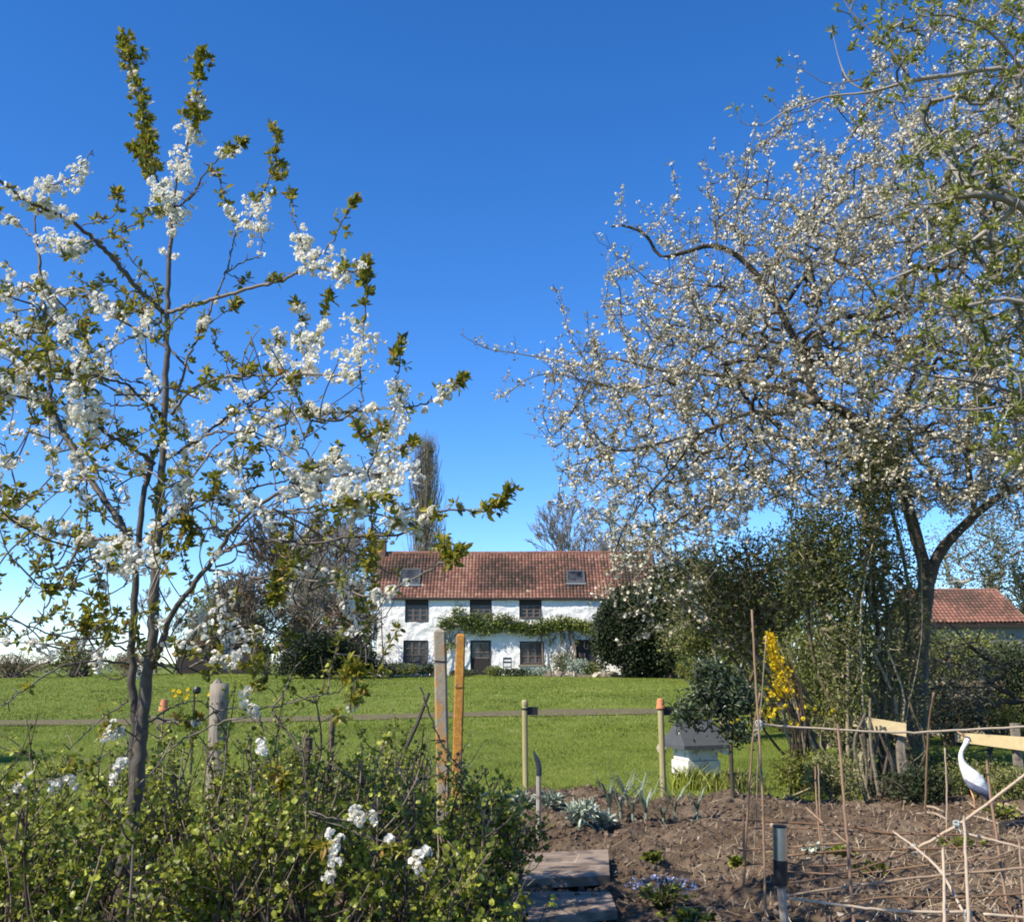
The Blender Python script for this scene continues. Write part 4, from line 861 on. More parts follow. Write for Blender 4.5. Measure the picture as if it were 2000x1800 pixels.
for i in range(16):
    px = rng.choice([868, 878, 888, 1075, 1095, 1110, 1125]); foliage(lm, T_CARD, (hx(px+rng.normal()*5), HY-.22, hz(rng.uniform(1240, 1290))), (.2, .12, .25), 30, .1, t=.3)
sm.build('stems', M['stem_brown'], cb); lm.build('leaves', M['leaf_climber'], cb)

# little garden chair
cx_, cy_ = hx(991), HY-1.0; g0 = float(gh(cx_, cy_)); ch = thing('garden_chair', (cx_, cy_, g0), 'small dark blue garden chair standing against the white cottage wall', 'chair')
MB().box((cx_, cy_, g0+.46), (.5, .48, .05)).build('seat', M['blue_steel'], ch)
m = MB(); m.box((cx_, cy_+.24, g0+.93), (.5, .05, .12), rx=-.12); m.box((cx_, cy_+.23, g0+.72), (.5, .04, .1), rx=-.12); m.box((cx_-.22, cy_+.24, g0+.72), (.05, .04, .5), rx=-.12); m.box((cx_+.22, cy_+.24, g0+.72), (.05, .04, .5), rx=-.12); m.build('backrest', M['blue_steel'], ch)
for sx in (-1, 1):
    for sy in (-1, 1): MB().tube([(cx_+sx*.27, cy_+sy*.27, g0), (cx_+sx*.2, cy_+sy*.18, g0+.44)], .022, 6).build('leg', M['blue_steel'], ch)
# ------------------------------------------------------------------ plants and trees around the cottage
def tree(name, label, cat, base, trunk_h, env, n, rtip, bark, group=None, leaf=None, step=.8, pw=.5, rmax=.4, ksm=3, up=.05, roots_extra=None, curl=.25, jit=.3):
    """env: list of (center xyz rel base, radii). leaf: (template, material, per-tip count, size, spread, name)"""
    base = np.array(base, float); t = thing(name, base, label, cat, group)
    top = base+np.array([0, 0, trunk_h]); r = [smooth_line([base+np.array([0, 0, -.1]), base+np.array([rng.normal()*.02, 0, trunk_h*.5]), top], 2)]
    if roots_extra: r += [np.array(q)+base for q in roots_extra]
    tg = []; vol = np.array([np.prod(e[1]) for e in env]); vol = vol/vol.sum()
    for e, w in zip(env, vol):
        m = max(3, int(n*w)); d = nrm(rng.normal(size=(m, 3))); tg.append(base+np.array(e[0])+d*np.array(e[1])*(rng.random((m, 1))**.42)*(.8+.35*vnoise(d[:, 0]*3, d[:, 1]*3, d[:, 2]*3))[:, None])
    pos, rad, paths = grow(r, np.vstack(tg), step=step, jit=jit, rtip=rtip, pw=pw, rmax=rmax, up=up, curl=curl)
    m = MB(); tubes_from(m, pos, rad, paths, kbig=8, ksm=ksm, rough=.1); m.build('trunk', M[bark], t, smooth=True)
    if leaf:
        T, mt, cnt, sz_, spd, nm = leaf; tip = np.array([pos[i[-1]] for i in paths[len(r):]]+[pos[i[len(i)//2]] for i in paths[len(r):]])
        q = np.repeat(tip, cnt, 0)+rng.normal(size=(len(tip)*cnt, 3))*spd; lm = MB(); tt = np.clip(np.repeat(rng.random(len(tip)), cnt)*.5+.5*rng.random(len(q)), 0, 1)
        if T is T_FLOW1: d = rdir(len(q), .3); x = nrm(np.cross(d, rng.normal(size=q.shape))); lm.scatter(T, q, np.stack([x, np.cross(d, x), d], -1), sz_, tt)
        else: leaves(lm, T, q, sz_, up=.2, nup=.5, t=tt)
        lm.build(nm, M[mt], t)
    return t
def at_ground(px, Y): q = P(px, 1300, Y); return np.array([q[0], Y, float(gh(q[0], Y))])
def shrub(name, label, cat, px, Y, w, h, n, size, mt, bark='stem_brown', T=T_CARD, group=None, t=.5, ns=10, depth=None, lname='leaves', lift=0., gz=None):
    """dense shrub w wide, h tall in metres"""
    b = at_ground(px, Y) if gz is None else np.array([P(px, 1300, Y)[0], Y, gz]); th = thing(name, b, label, cat, group); dp = depth or w*.45; sm = MB()
    for i in range(ns):
        e = b+np.array([rng.normal()*w*.2, rng.normal()*dp*.3, h*(.5+.4*rng.random())]); sm.tube(smooth_line([b+rng.normal(size=3)*[.08*w, .05*w, 0]+[0, 0, -.05], (b+e)/2+rng.normal(size=3)*.06*w, e], 4), np.linspace(.012+.01*h, .006, 9), 5, t=random.random())
    sm.build('stems', M[bark], th)
    lm = MB(); k = max(3, int(w*2.0/h)+3)
    foliage(lm, T, b+[0, 0, lift+h*.48], (w*.5, dp, h*.52), n//2, size, t=t)
    for i in range(k*2):
        a = rng.uniform(0, 2*math.pi); r_ = rng.uniform(.1, .33); s_ = rng.uniform(.18, .32)
        foliage(lm, T, b+[math.cos(a)*w*r_, math.sin(a)*dp*r_*1.6, lift+h*rng.uniform(.3, .78)], (w*s_, dp*s_*1.6, h*s_), n//(4*k), size, t=float(np.clip(t+rng.normal()*.4, -.3, 1.3)))
    lm.build(lname, M[mt], th); return th
BR = 'bark_grey'
def fractal(name, label, base, H, bark, lev=6, ang=.5, ratio=.72, up=.25, nch=(3, 4), r0=.16, trunk=.25, sx=1., leaf=None, rmin=.016):
    base = np.array(base, float); t = thing(name, base, label, 'tree'); m = MB(); tips = []
    L0 = H*trunk
    def rec(p, d, L, r, l):
        n = 3; pts = [p]; q = p; dd = d
        for i in range(n): dd = nrm(dd+rng.normal(size=3)*.09+np.array([0, 0, up*.12])); q = q+dd*L/n; pts.append(q)
        r1 = max(r*.6, rmin*.7); m.tube(pts, np.linspace(r, r1, n+1), 6 if r > .05 else 3, t=random.random(), cap=False)
        if l == 0: tips.append(q); return
        k = rng.integers(nch[0], nch[1]+1)
        for i in range(k):
            u = 1.0 if i == 0 else rng.uniform(.35, 1); j = u*n; a = int(min(j, n-1)); pp = pts[a]+(pts[a+1]-pts[a])*(j-a)
            side = nrm(np.cross(dd, rng.normal(size=3))); an = ang*rng.uniform(.5, 1.3)*(.45 if i == 0 else 1); nd = nrm(dd*math.cos(an)+side*math.sin(an)*np.array([sx, sx, 1])+np.array([0, 0, up*.5]))
            rec(pp, nd, L*ratio*rng.uniform(.75, 1.15), max(r1*rng.uniform(.6, .85), rmin), l-1)
    rec(base-np.array([0, 0, .1]), np.array([0, 0, 1.]), L0, r0, lev)
    zs = max(q[2] for q in tips)-base[2]; f = H/zs
    for i in range(len(m.v)): m.v[i] = base+(m.v[i]-base)*f
    m.build('trunk', M[bark], t, smooth=True)
    if leaf:
        T, mt, cnt, sz_, spd = leaf; q = base+(np.array(tips)-base)*f; q = np.repeat(q, cnt, 0)+rng.normal(size=(len(q)*cnt, 3))*spd; lm = MB(); leaves(lm, T, q, sz_, up=.2, nup=.5); lm.build('leaves', M[mt], t)
    return t
# behind the cottage
b = at_ground(826, 84); pop = thing('poplar', b, 'tall narrow leafless poplar rising behind the left end of the cottage roof', 'tree'); m = MB(); HP = 19.0
m.tube([b-[0, 0, .1], b+[0, 0, 8], b+[.1, 0, HP]], [.34, .2, .03], 8, t=.4)
for i in range(620):
    h0 = rng.uniform(2.5, HP*.93); L_ = rng.uniform(1.6, 4.2)*min(1, (HP-h0)/5+.35); rr = 1.75*min(1, (HP-h0)/6.5+.12)*rng.uniform(.3, 1); a = rng.uniform(0, 6.28); o = np.array([math.cos(a), math.sin(a), 0]); p0 = b+[0, 0, h0]; e = p0+o*rr+[0, 0, L_]
    if e[2] > b[2]+HP: e[2] = b[2]+HP-rng.random()*1.2
    sp_ = smooth_line([p0, p0+o*rr*.75+[0, 0, L_*.35], e], 3); m.tube(sp_, np.linspace(.03, .014, len(sp_)), 3, t=random.random(), cap=False)
    for k in range(3): q = sp_[rng.integers(2, len(sp_))]; a2 = rng.uniform(0, 6.28); m.tube([q, q+[math.cos(a2)*.18, math.sin(a2)*.18, .5], q+[math.cos(a2)*.25, math.sin(a2)*.25, 1.0]], [.014, .012, .01], 3, t=random.random(), cap=False)
m.build('trunk', M['bark_olive'], pop)
fractal('bare_tree', 'leafless spreading tree showing above the cottage roof left of the plum blossom', at_ground(1110, 80), 14.2, BR, lev=7, ang=.5, nch=(2, 4), r0=.24, trunk=.22, up=.15, rmin=.015)
fractal('bare_tree', 'second leafless tree above the cottage roof, partly behind the plum blossom', at_ground(1185, 82), 13.6, BR, lev=6, ang=.55, r0=.24, trunk=.22, up=.12, rmin=.015)
# trees left of the cottage
fractal('bare_tree', 'round bare purplish crown behind the dark evergreen bush left of the cottage', at_ground(552, 70), 11.2, 'bark_purple', lev=7, ang=.6, nch=(3, 4), ratio=.75, r0=.2, trunk=.2, up=.1, rmin=.014)
fractal('bare_tree', 'tall open leafless tree just left of the brick chimney', at_ground(655, 66), 10.6, BR, lev=6, ang=.5, nch=(3, 4), r0=.16, trunk=.22, up=.15, rmin=.014)
fractal('bare_tree', 'leafless tree between the round crown and the one beside the chimney', at_ground(605, 74), 10.8, BR, lev=6, ang=.5, nch=(3, 4), r0=.16, trunk=.22, up=.12, rmin=.014)
b = at_ground(425, 66); tree('budding_tree', 'grey green tree with fine new leaf at the left end of the tree group', 'tree', b, 1.6, [((0, 0, 3.4), (2.0, 1.6, 2.5)), ((1.2, 0, 2.6), (1.9, 1.5, 2.))], 700, .014, BR, leaf=(T_CARD, 'leaf_willow', 13, .14, .16, 'leaves'), step=.5)
b = at_ground(690, 57.5); tree('twiggy_shrub', 'brown tangled leafless shrub against the left corner of the white wall', 'shrub', b, .7, [((0, 0, 2.9), (1.5, 1.2, 2.4)), ((-1.2, 0, 2.0), (1.4, 1, 1.7))], 1300, .015, 'stem_brown', leaf=(T_CARD, 'leaf_brown', 3, .09, .12, 'leaves'), step=.4)
fractal('bare_tree', 'slender pinkish leafless tree behind the cherry trunk on the left', at_ground(305, 64), 5.6, 'bark_purple', lev=6, ang=.5, nch=(3, 3), r0=.08, trunk=.22, up=.15, rmin=.012)
fractal('bare_tree', 'low bare hedgerow tree on the far left skyline', at_ground(170, 66), 3.0, BR, lev=5, ang=.7, r0=.07, trunk=.2, up=.05, rmin=.011)
fractal('bare_tree', 'pale many stemmed tree in front of the darker trees left of the cottage', at_ground(598, 60), 6.4, BR, lev=6, ang=.65, nch=(3, 4), r0=.09, trunk=.16, up=.1, rmin=.012, leaf=(T_CARD, 'leaf_willow', 1, .1, .08))
fractal('bare_tree', 'brown twiggy tree between the grey green tree and the evergreen bush', at_ground(500, 62), 6.6, 'bark_purple', lev=6, ang=.65, nch=(3, 4), r0=.09, trunk=.16, up=.1, rmin=.013, leaf=(T_CARD, 'leaf_brown', 1, .09, .08))
shrub('evergreen_bush', 'dark rounded evergreen bush at the lawn edge left of the cottage', 'bush', 620, 55, 4.5, 2.5, 16000, .14, 'leaf_yew', depth=1.6, t=.4)
shrub('evergreen_bush', 'smaller dark evergreen bush touching the white wall corner', 'bush', 705, 56.5, 2.6, 1.7, 6000, .13, 'leaf_yew', depth=1., t=.4)
# hedgerow
for i, (px, Y, w, h, lb) in enumerate([(30, 57, 5.2, 1.25, 'clipped brown hedge at the far left end of the lawn'), (155, 58, 4.6, 1.5, 'brown leafless hedge between the left edge and the cherry trunk'), (262, 59, 3.4, 1.3, 'last stretch of brown hedge behind the cherry trunk')]):
    shrub('hedge', lb, 'hedge', px, Y, w, h*1.15, 3600, .09, 'leaf_brown' if i != 1 else 'leaf_ivy', depth=.8, t=.0, ns=70)
    # twiggy look
shrub('flowering_bush', 'low bush with pale tops at the lawn edge near the dark shed', 'bush', 520, 54, 1.4, 1.3, 500, .1, 'leaf_willow', depth=.6)
# dark shed with red roof
sx0, sx1, sy = P(345, 1300, 62)[0], P(505, 1300, 62)[0], 62.; g0 = float(gh(sx0, sy)); sh = thing('shed', ((sx0+sx1)/2, sy, g0), 'low dark shed with a partly red roof beyond the lawn on the left', 'shed')
m = MB(); m.box(((sx0+sx1)/2, sy+1.5, g0+.75), (sx1-sx0, 3, 1.7)); m.build('wall', M['dark_wood'], sh)
m = MB(); v, f, t = pantiles(np.array([sx0-.1, sy-.1, g0+1.6]), (1, 0, 0), (0, 1.6, .55), (sx1-sx0)*.36, 1.7); m.add(v, f, np.clip(t+.2, 0, .95)); m.box((sx0+(sx1-sx0)*.68, sy+.9, g0+1.66), ((sx1-sx0)*.62, 2., .08), t=.05); m.build('roof', M['tile'], sh)
# planting in front of the cottage
FB = [(765,57.5,1.6,.8,'leaf_bay','low dark green plants below the left window'),(800,57.3,1.5,.7,'leaf_ivy','mid green plants left of the grey lichened post'),(838,57.4,1.2,.8,'leaf_bay','tall green plants just left of the grey lichened post'),(905,57.6,1.2,.55,'leaf_bay','low plants left of the glazed door'),
 (965,57.8,.9,.7,'leaf_ivy','small round bush right of the glazed door'),(1005,57.4,1.6,.55,'leaf_bay','low green edging plants below the chair'),(1050,57.6,1.5,.6,'leaf_silver','grey leaved plants under the right hand window'),(1095,58,1.3,1.3,'leaf_willow','pale wispy shrub between right hand window and stable door'),(1130,57.6,1.3,.9,'leaf_silver','silvery plants in front of the stable door'),(1160,57.6,1.2,.7,'leaf_ivy','green clump at the right end of the cottage border')]
for px, Y, w, h, mt, lb in FB: shrub('border_plant', lb+' in the cottage border', 'plant', px, Y, w*1.2, h*(.75 if 880 < px < 1060 else 1.1), 1400, .1, mt, depth=.6, ns=5, group='plants in the cottage border')
st_ = MB(); stt = thing('stone_edging', drop([hx(1190), 56.6, 0]), 'low rough stone edging along the lawn in front of the stable door', 'wall')
for i in range(60):
    px = rng.uniform(1060, 1330); x = float(P(px, 1320, 56.6)[0]); s = rng.uniform(.12, .3); st_.scatter(rock_t(i % 5), [[x, 56.6+rng.normal()*.15, float(gh(x, 56.6))+s*.3+(.12*rng.random() if px > 1170 else 0)]], basis(rdir(1, 0, .1)), np.array([[s, s*.8, s*.5]]), random.random())
xa_, xb_ = float(P(1060, 1320, 56.6)[0]), float(P(1330, 1320, 56.6)[0]); st_.box(((xa_+xb_)/2, 56.62, float(gh(0, 56.6))+.03), (xb_-xa_, .3, .16), t=.3); st_.build('stones', M['stone'], stt)
# yew mass right of the cottage
shrub('yew_tree', 'tall dark clipped yew hiding the right end of the cottage wall', 'tree', 1245, 56.3, 4.9, 5.0, 60000, .17, 'leaf_yew', depth=1.5, t=.35)
shrub('yew_tree', 'dark yew with deep shade under it right of the clipped one', 'tree', 1310, 57.5, 3.6, 6.2, 22000, .17, 'leaf_yew', depth=1.4, t=.1)
shrub('evergreen_tree', 'grey green conifer showing above the yews right of the cottage roof', 'tree', 1345, 55, 4.2, 7.0, 20000, .19, 'leaf_yew', depth=1.6, t=.8)
shrub('evergreen_tree', 'dense green shrubbery behind the yellow forsythia', 'shrub', 1440, 46, 5.6, 5.0, 18000, .16, 'leaf_ivy', depth=1.6, t=.1)
for px, Y, w, h, mt, t, lb in [(1345, 50, 1.5, 1.1, 'leaf_spring', .5, 'bright green clump at the end of the stone edging'), (1390, 42, 1.5, 1.2, 'leaf_brown', .6, 'buff dead stalks beside the bay tree top'), (1460, 36, 1.5, 1.5, 'leaf_brown', .7, 'pinkish brown grass plume behind the tall cane'), (1440, 33, 2.0, .7, 'leaf_ivy', .6, 'low green plants at the right edge of the upper lawn'), (1520, 30, 1.9, .6, 'leaf_brown', .4, 'brown heathery mound below the forsythia')]:
    shrub('border_shrub', lb, 'shrub', px, Y, w, h, 1300, .08, mt, depth=.6, t=t, ns=6)
# forsythia
b = at_ground(1552, 12.9); fs = thing('forsythia', b, 'forsythia bush with arching bright yellow flowering stems', 'shrub'); sm = MB(); fm = MB()
for i in range(26):
    e = P(rng.choice([1500, 1510, 1515, 1530, 1535, 1545])+rng.normal()*8, rng.uniform(1240, 1370), 12.9+rng.normal()*.25); s = smooth_line([b+rng.normal(size=3)*[.1, .1, 0], (b+e)/2+[.1, 0, .25], e], 5); sm.tube(s, np.linspace(.011, .004, len(s)), 5, t=random.random())
    q = s[4:]; 
for px, py, rx_, rz_ in [(1506,1262,8,14),(1510,1285,12,14),(1520,1302,12,12),(1530,1322,16,14),(1535,1345,18,14),(1520,1350,14,10),(1503,1245,6,8)]:
    c = P(px, py, 12.9); n = 105; q = c+rng.normal(size=(n, 3))*np.array([rx_*.0068*.6, .08, rz_*.0068*.6]); d = rdir(n, .2); x = nrm(np.cross(d, rng.normal(size=(n, 3)))); fm.scatter(T_FLOW1, q, np.stack([x, np.cross(d, x), d], -1), .019, rng.random(n))
q = P(1525, 1390, 12.9)+rng.normal(size=(60, 3))*np.array([.35, .3, .06]); d = rdir(60, .4); x = nrm(np.cross(d, rng.normal(size=(60, 3)))); fm.scatter(T_FLOW1, q, np.stack([x, np.cross(d, x), d], -1), .03, rng.random(60))
sm.build('stems', M['stem_brown'], fs); fm.build('flowers', M['yellow_petal'], fs)
# barn on the right
BY = 50.; bx0, bx1 = float(P(1790, 1200, BY)[0]), float(P(2080, 1200, BY)[0]); bg = float(gh(bx0, BY)); ez = float(P(1900, 1214, BY)[2]); rz2 = float(P(1900, 1151, BY+2.2)[2])
bn = thing('barn', ((bx0+bx1)/2, BY+2, bg), 'low outbuilding with a hipped red tile roof at the right edge', 'building')
m = MB(); m.box(((bx0+bx1)/2, BY+2.2, (bg+ez)/2), (bx1-bx0, 4.4, ez-bg)); m.build('wall', M['grey_paint'], bn)
m = MB(); hipx = float(P(1945, 1151, BY+2.2)[0]); rgx = float(P(2004, 1210, BY)[0])
v, f, t = pantiles(np.array([bx0, BY-.3, ez-.05]), (1, 0, 0), (0, 2.5, rz2-ez+.05), rgx-bx0, float(np.hypot(2.5, rz2-ez+.05))); cc = v[f].mean(1); lim = hipx+(rgx-hipx)*(1-(cc[:, 2]-ez)/(rz2-ez)); k = cc[:, 0] < lim; m.add(v, f[k], np.clip(t[k]*.7+.16, 0, .97))
A1, A2, A3, A4 = [bx0, BY-.3, ez-.09], [rgx, BY-.3, ez-.09], [hipx, BY+2.2, rz2-.04], [bx0, BY+2.2, rz2-.04]; m.add([A1, A2, A3, A4], [[0, 1, 2, 3]], .2)
m.add([A2, [rgx, BY+4.7, ez-.09], A3], [[0, 1, 2]], .8); m.add([[bx0, BY+4.7, ez-.09], [rgx, BY+4.7, ez-.09], A3, A4], [[3, 2, 1, 0]], .5)
m.tube([A3, A2], .1, 6, t=.9); m.tube([A4, A3], .1, 6, t=.8); m.build('roof', M['tile'], bn)
m = MB(); m.box(((bx0+rgx)/2, BY-.28, ez-.2), (rgx-bx0, .1, .16)); m.build('fascia', M['dark_wood'], bn)
b = at_ground(1960, 62); tree('budding_tree', 'pale green budding tree behind the red roofed barn', 'tree', b, 2, [((0, 0, 6.3), (4.2, 2, 4.2))], 420, .016, BR, leaf=(T_CARD, 'leaf_willow', 12, .15, .3, 'leaves'), step=.7)
b = at_ground(2050, 56); tree('evergreen_tree', 'dark evergreen at the extreme right beyond the barn', 'tree', b, 2, [((0, 0, 3.6), (1.6, 1.3, 3))], 150, .016, 'bark_dark', leaf=(T_CARD, 'leaf_yew', 30, .14, .25, 'leaves'), step=.6)
# ivy hedge and overgrown stone wall in front of the barn
shrub('ivy_hedge', 'olive green ivy hedge top in front of the barn wall', 'hedge', 1900, 24, 4.2, 2.3, 9000, .075, 'leaf_ivy', depth=.6, t=.5, ns=14)
shrub('ivy_hedge', 'dark shaded evergreen hedge at the right edge behind the new rail', 'hedge', 2010, 20, 2.4, 1.9, 6000, .07, 'leaf_yew', depth=.7, t=.3)
sw = MB(); b = at_ground(1900, 21); swt = thing('stone_wall', b, 'rough stone wall half hidden by bare branches behind the new rail', 'wall'); x0w, x1w = P(1800, 1300, 21)[0], P(2030, 1300, 21)[0]
zc = b[2]
while zc < b[2]+1.05:
    h_ = rng.uniform(.09, .17); x = x0w
    while x < x1w:
        w_ = rng.uniform(.14, .36); sw.box((x+w_/2, 21+rng.normal()*.02, zc+h_/2), (w_-.02, .35, h_-.015), t=random.random(), rz=rng.normal()*.03); x += w_
    zc += h_
sw.box(((x0w+x1w)/2, 21.05, b[2]+.5), (x1w-x0w, .38, 1.02), t=.05); sw.build('stones', M['stone'], swt)
b = np.array([P(1920, 1300, 16)[0], 16, float(gh(0, 16))]); tree('bare_shrub', 'black leafless branching shrub in front of the stone wall', 'shrub', b, .25, [((0, 0, 1.3), (1.0, .6, 1.1))], 60, .008, 'bark_dark', step=.16, jit=.5, curl=.4, pw=.55, rmax=.04)
# thicket round the plum trunk
def thicket(label, px, Y, env, n, tone, mt, lc, lsz, base_off=0, bark='bark_olive', name='evergreen_shrub', rt=.0042, tw=0.):
    b = at_ground(px, Y); ex = []
    for e in env:
        for i in range(3):
            d = np.array(e[0])+rng.normal(size=3)*np.array(e[1])*.4; st0 = np.array([rng.normal()*.1, rng.normal()*.1, .0]); ex.append(smooth_line([st0, st0+[d[0]*.2+rng.normal()*.1, d[1]*.3, d[2]*.3], st0+[d[0]*.5+rng.normal()*.13, d[1]*.6, d[2]*.65], d], 3))
    return tree(name, label, 'shrub', b, .5, env, int(n*2.3), rt*1.22, bark, leaf=(T_LEAF, mt, max(2, int(lc*.52)), lsz, .07, 'leaves'), step=.16, up=.1, jit=.5, curl=.35, rmax=.026, pw=.36, roots_extra=ex)
def EP(px, py, Y, b, r): q = P(px, py, Y)-b; return (tuple(q), r)
b = at_ground(1655, 12.6)
thicket('tall dark evergreen shrub of many upright stems left of the plum trunk', 1655, 12.6, [EP(1640, 1250, 12.6, b, (.32, .35, 1.1)), EP(1600, 1080, 12.6, b, (.6, .4, .7)), EP(1700, 960, 12.6, b, (.3, .35, .85)), EP(1650, 1400, 12.6, b, (.26, .3, .5))], 620, .5, 'leaf_ever', 14, .05)
b = at_ground(1715, 12.9)
thicket('straggly evergreen shrub directly in front of the plum trunk', 1715, 12.9, [EP(1720, 1250, 12.9, b, (.32, .35, .9)), EP(1778, 1180, 12.9, b, (.17, .25, .9)), EP(1785, 1360, 12.9, b, (.15, .2, .5)), EP(1720, 1080, 12.9, b, (.38, .4, .8)), EP(1730, 890, 12.9, b, (.4, .4, .5)), EP(1720, 1430, 12.9, b, (.3, .3, .4))], 420, .5, 'leaf_ever', 10, .045)
b = at_ground(1600, 14.2)
thicket('twiggy brown and olive thicket spreading left towards the cottage', 1600, 14.2, [EP(1480, 1130, 14.2, b, (1.1, .6, .7)), EP(1380, 1160, 14.2, b, (.75, .5, .5)), EP(1440, 1230, 14.2, b, (.6, .4, .35))], 1100, .6, 'leaf_ever', 5, .05, bark='bark_olive', name='twiggy_thicket', rt=.0048)
b = at_ground(1760, 15.5)
thicket('grey twiggy undergrowth behind the plum trunk', 1760, 15.5, [EP(1740, 1200, 15.5, b, (.7, .5, 1.2)), EP(1640, 1120, 15.5, b, (1., .5, .9)), EP(1850, 1330, 15.5, b, (.9, .5, .7))], 620, .4, 'leaf_brown', 4, .04, bark='bark_olive', name='undergrowth', rt=.005)
b = at_ground(1500, 17)
thicket('olive leaved bush between the forsythia and the yews', 1420, 20, [EP(1420, 1210, 20, at_ground(1420, 20), (1.0, .6, .75)), EP(1330, 1250, 20, at_ground(1420, 20), (.5, .4, .3)), EP(1500, 1260, 20, at_ground(1420, 20), (.55, .5, .8))], 650, .4, 'leaf_ivy', 9, .065, name='olive_bush', rt=.006)
# cut multi-stemmed stumps low under the thicket
b = at_ground(1690, 12.2); mst = thing('coppiced_stump', b, 'group of thick brown coppiced stems under the evergreen shrub', 'stump'); m = MB()
for i in range(13):
    a = b+[rng.normal()*.14, rng.normal()*.12, -.05]; e = a+[rng.normal()*.12, rng.normal()*.1, rng.uniform(.6, 1.3)]; m.tube(smooth_line([a, (a+e)/2+rng.normal(size=3)*.06, e], 4), np.linspace(.028, .012, 9), 7, t=random.random(), rough=.1)
m.build('stems', M['bark_plum'], mst)
for px, Y, w, h, mt, t, lb in [(1620, 11.6, .7, .55, 'leaf_ever', .8, 'leafy green ground plants left of the coppiced stems'), (1770, 11.6, .9, .42, 'leaf_yew', .5, 'dark leafy plants in the shade right of the coppiced stems'), (1880, 12.2, 1.1, .42, 'leaf_ever', .4, 'dark ferny evergreens directly behind the heron'), (1970, 11.6, .9, .4, 'leaf_ever', .6, 'dark green undergrowth right of the heron'), (1830, 13.4, 1.2, .5, 'leaf_ever', .2, 'deep green bush below the new rail'), (1560, 12.8, .9, .5, 'leaf_spring', .1, 'grassy clump with daffodil leaves at the lawn corner')]:
    shrub('ground_plant', lb, 'plant', px, Y, w, h*1.15, 2600, .045, mt, depth=.35, t=t, ns=8, T=T_LEAF)

for nm, lb, px, Y, w, h, n, sz_, mt, t in [('ivy_bush', 'ivy clad bush in front of the left part of the stone wall', 1850, 19, 1.6, 1.2, 3500, .06, 'leaf_yew', .8), ('bramble', 'brambly growth over the stone wall at the right', 1945, 19.5, 1.8, 1.0, 3000, .06, 'leaf_ivy', .0),
   ('evergreen_bush', 'dark bush filling the gap behind the plum trunk', 1740, 19, 2.4, 2.6, 7000, .07, 'leaf_ivy', .1), ('olive_bush', 'olive bush low behind the tall bamboo pair', 1480, 24, 2.2, 1.7, 5000, .07, 'leaf_ivy', .2),
   ('evergreen_bush', 'dark green bush right of the yellow forsythia', 1600, 19, 1.7, 2.4, 5000, .065, 'leaf_ivy', .1), ('budding_shrub', 'grey green shrub filling the top of the thicket behind the plum', 1560, 22, 4.0, 4.0, 14000, .075, 'leaf_ivy', .1)]:
    shrub(nm, lb, 'shrub', px, Y, w, h, n, sz_, mt, depth=w*.3, t=t, ns=12, T=T_LEAF)

shrub('evergreen_tree', 'unseen broad evergreen added beyond the left edge to shade the lawn', 'tree', -560, 14.9, 2.8, 4.2, 6000, .11, 'leaf_yew', depth=1.3)  # out of view, added to throw a shade patch on the left lawn

for nm, lb, px, Y, w, h, n, sz_, mt, t in [('budding_tree', 'brown olive budding tree at the back of the group left of the cottage', 470, 69, 5.4, 6.4, 9000, .13, 'leaf_willow', -.2), ('budding_tree', 'tall brownish tree behind the evergreen bush', 585, 68, 5.6, 7.4, 13000, .12, 'leaf_willow', -.3),
   ('budding_tree', 'olive brown tree crowding the left gable and chimney', 680, 62, 3.6, 6.6, 11000, .11, 'leaf_willow', -.3), ('budding_tree', 'grey green bushy tree at the left end of the tree group, lower than the others', 415, 63, 4.2, 4.4, 11000, .12, 'leaf_willow', .4)]:
    shrub(nm, lb, 'tree', px, Y, w, h, n, sz_, mt, depth=w*.35, t=t, ns=26, bark='bark_purple')

dt = MB()
for i in range(70):
    x = rng.uniform(-190, -50); y = rng.uniform(205, 250); z0 = float(gh(x, y)); h = rng.uniform(6.5, 9.5); foliage(dt, T_CARD, (x, y, z0+h*.5), (rng.uniform(3, 7), 3, h*.5), 160, 1.0, t=.5)
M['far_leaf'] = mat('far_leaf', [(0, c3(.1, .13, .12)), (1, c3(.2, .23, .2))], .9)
tag(dt.build('distant_trees', M['far_leaf']), 'line of distant woodland on the low skyline beyond the lawn', 'woodland', kind='stuff')
# ------------------------------------------------------------------ posts
def post(name, label, px0, py0, px1, py1, Y, w, mt, cat='post', d=None, round_=False):
    a, b = P(px0, py0, Y), P(px1, py1, Y); b = a+(b-a)*((a[2]+.05)/(a[2]-b[2])) if b[2] > -.05 else b
    t = thing(name, (b[0], b[1], 0), label, cat); m = MB(); ax = nrm(b-a)
    n = 14; k = 12 if round_ else 4; pts = [a+(b-a)*q for q in np.linspace(0, 1, n)]
    if round_: m.tube([p_+rng.normal(size=3)*[.003, .003, 0] for p_ in pts], [w*.47]+list(w*(.47+.05*rng.random(n-1))), 18, rough=.05)
    else:
        c_ = w*.12; pr_ = [(-w/2, -w/2+c_), (-w/2+c_, -w/2), (w/2-c_, -w/2), (w/2, -w/2+c_), (w/2, w/2-c_), (w/2-c_, w/2), (-w/2+c_, w/2), (-w/2, w/2-c_)]
        V = []
        for i, q in enumerate(pts):
            s = .55 if i == 0 else 1
            if i == 1: q = a+(b-a)*.012
            for (u, v_) in pr_: V.append(q+np.array([u*s+rng.normal()*.0015, v_*s+rng.normal()*.0015, 0]))
        f = [[i*8+j, i*8+(j+1) % 8, (i+1)*8+(j+1) % 8, (i+1)*8+j] for i in range(n-1) for j in range(8)]; m.add(V, f); m.f.append(np.array([[7, 6, 5, 4, 3, 2, 1, 0]])); m.t.append(np.array([.5]))
        m.f[-1] = m.f[-1]+(m.n-len(V))
    m.build('shaft', M[mt], t, smooth=round_); return t, a, b
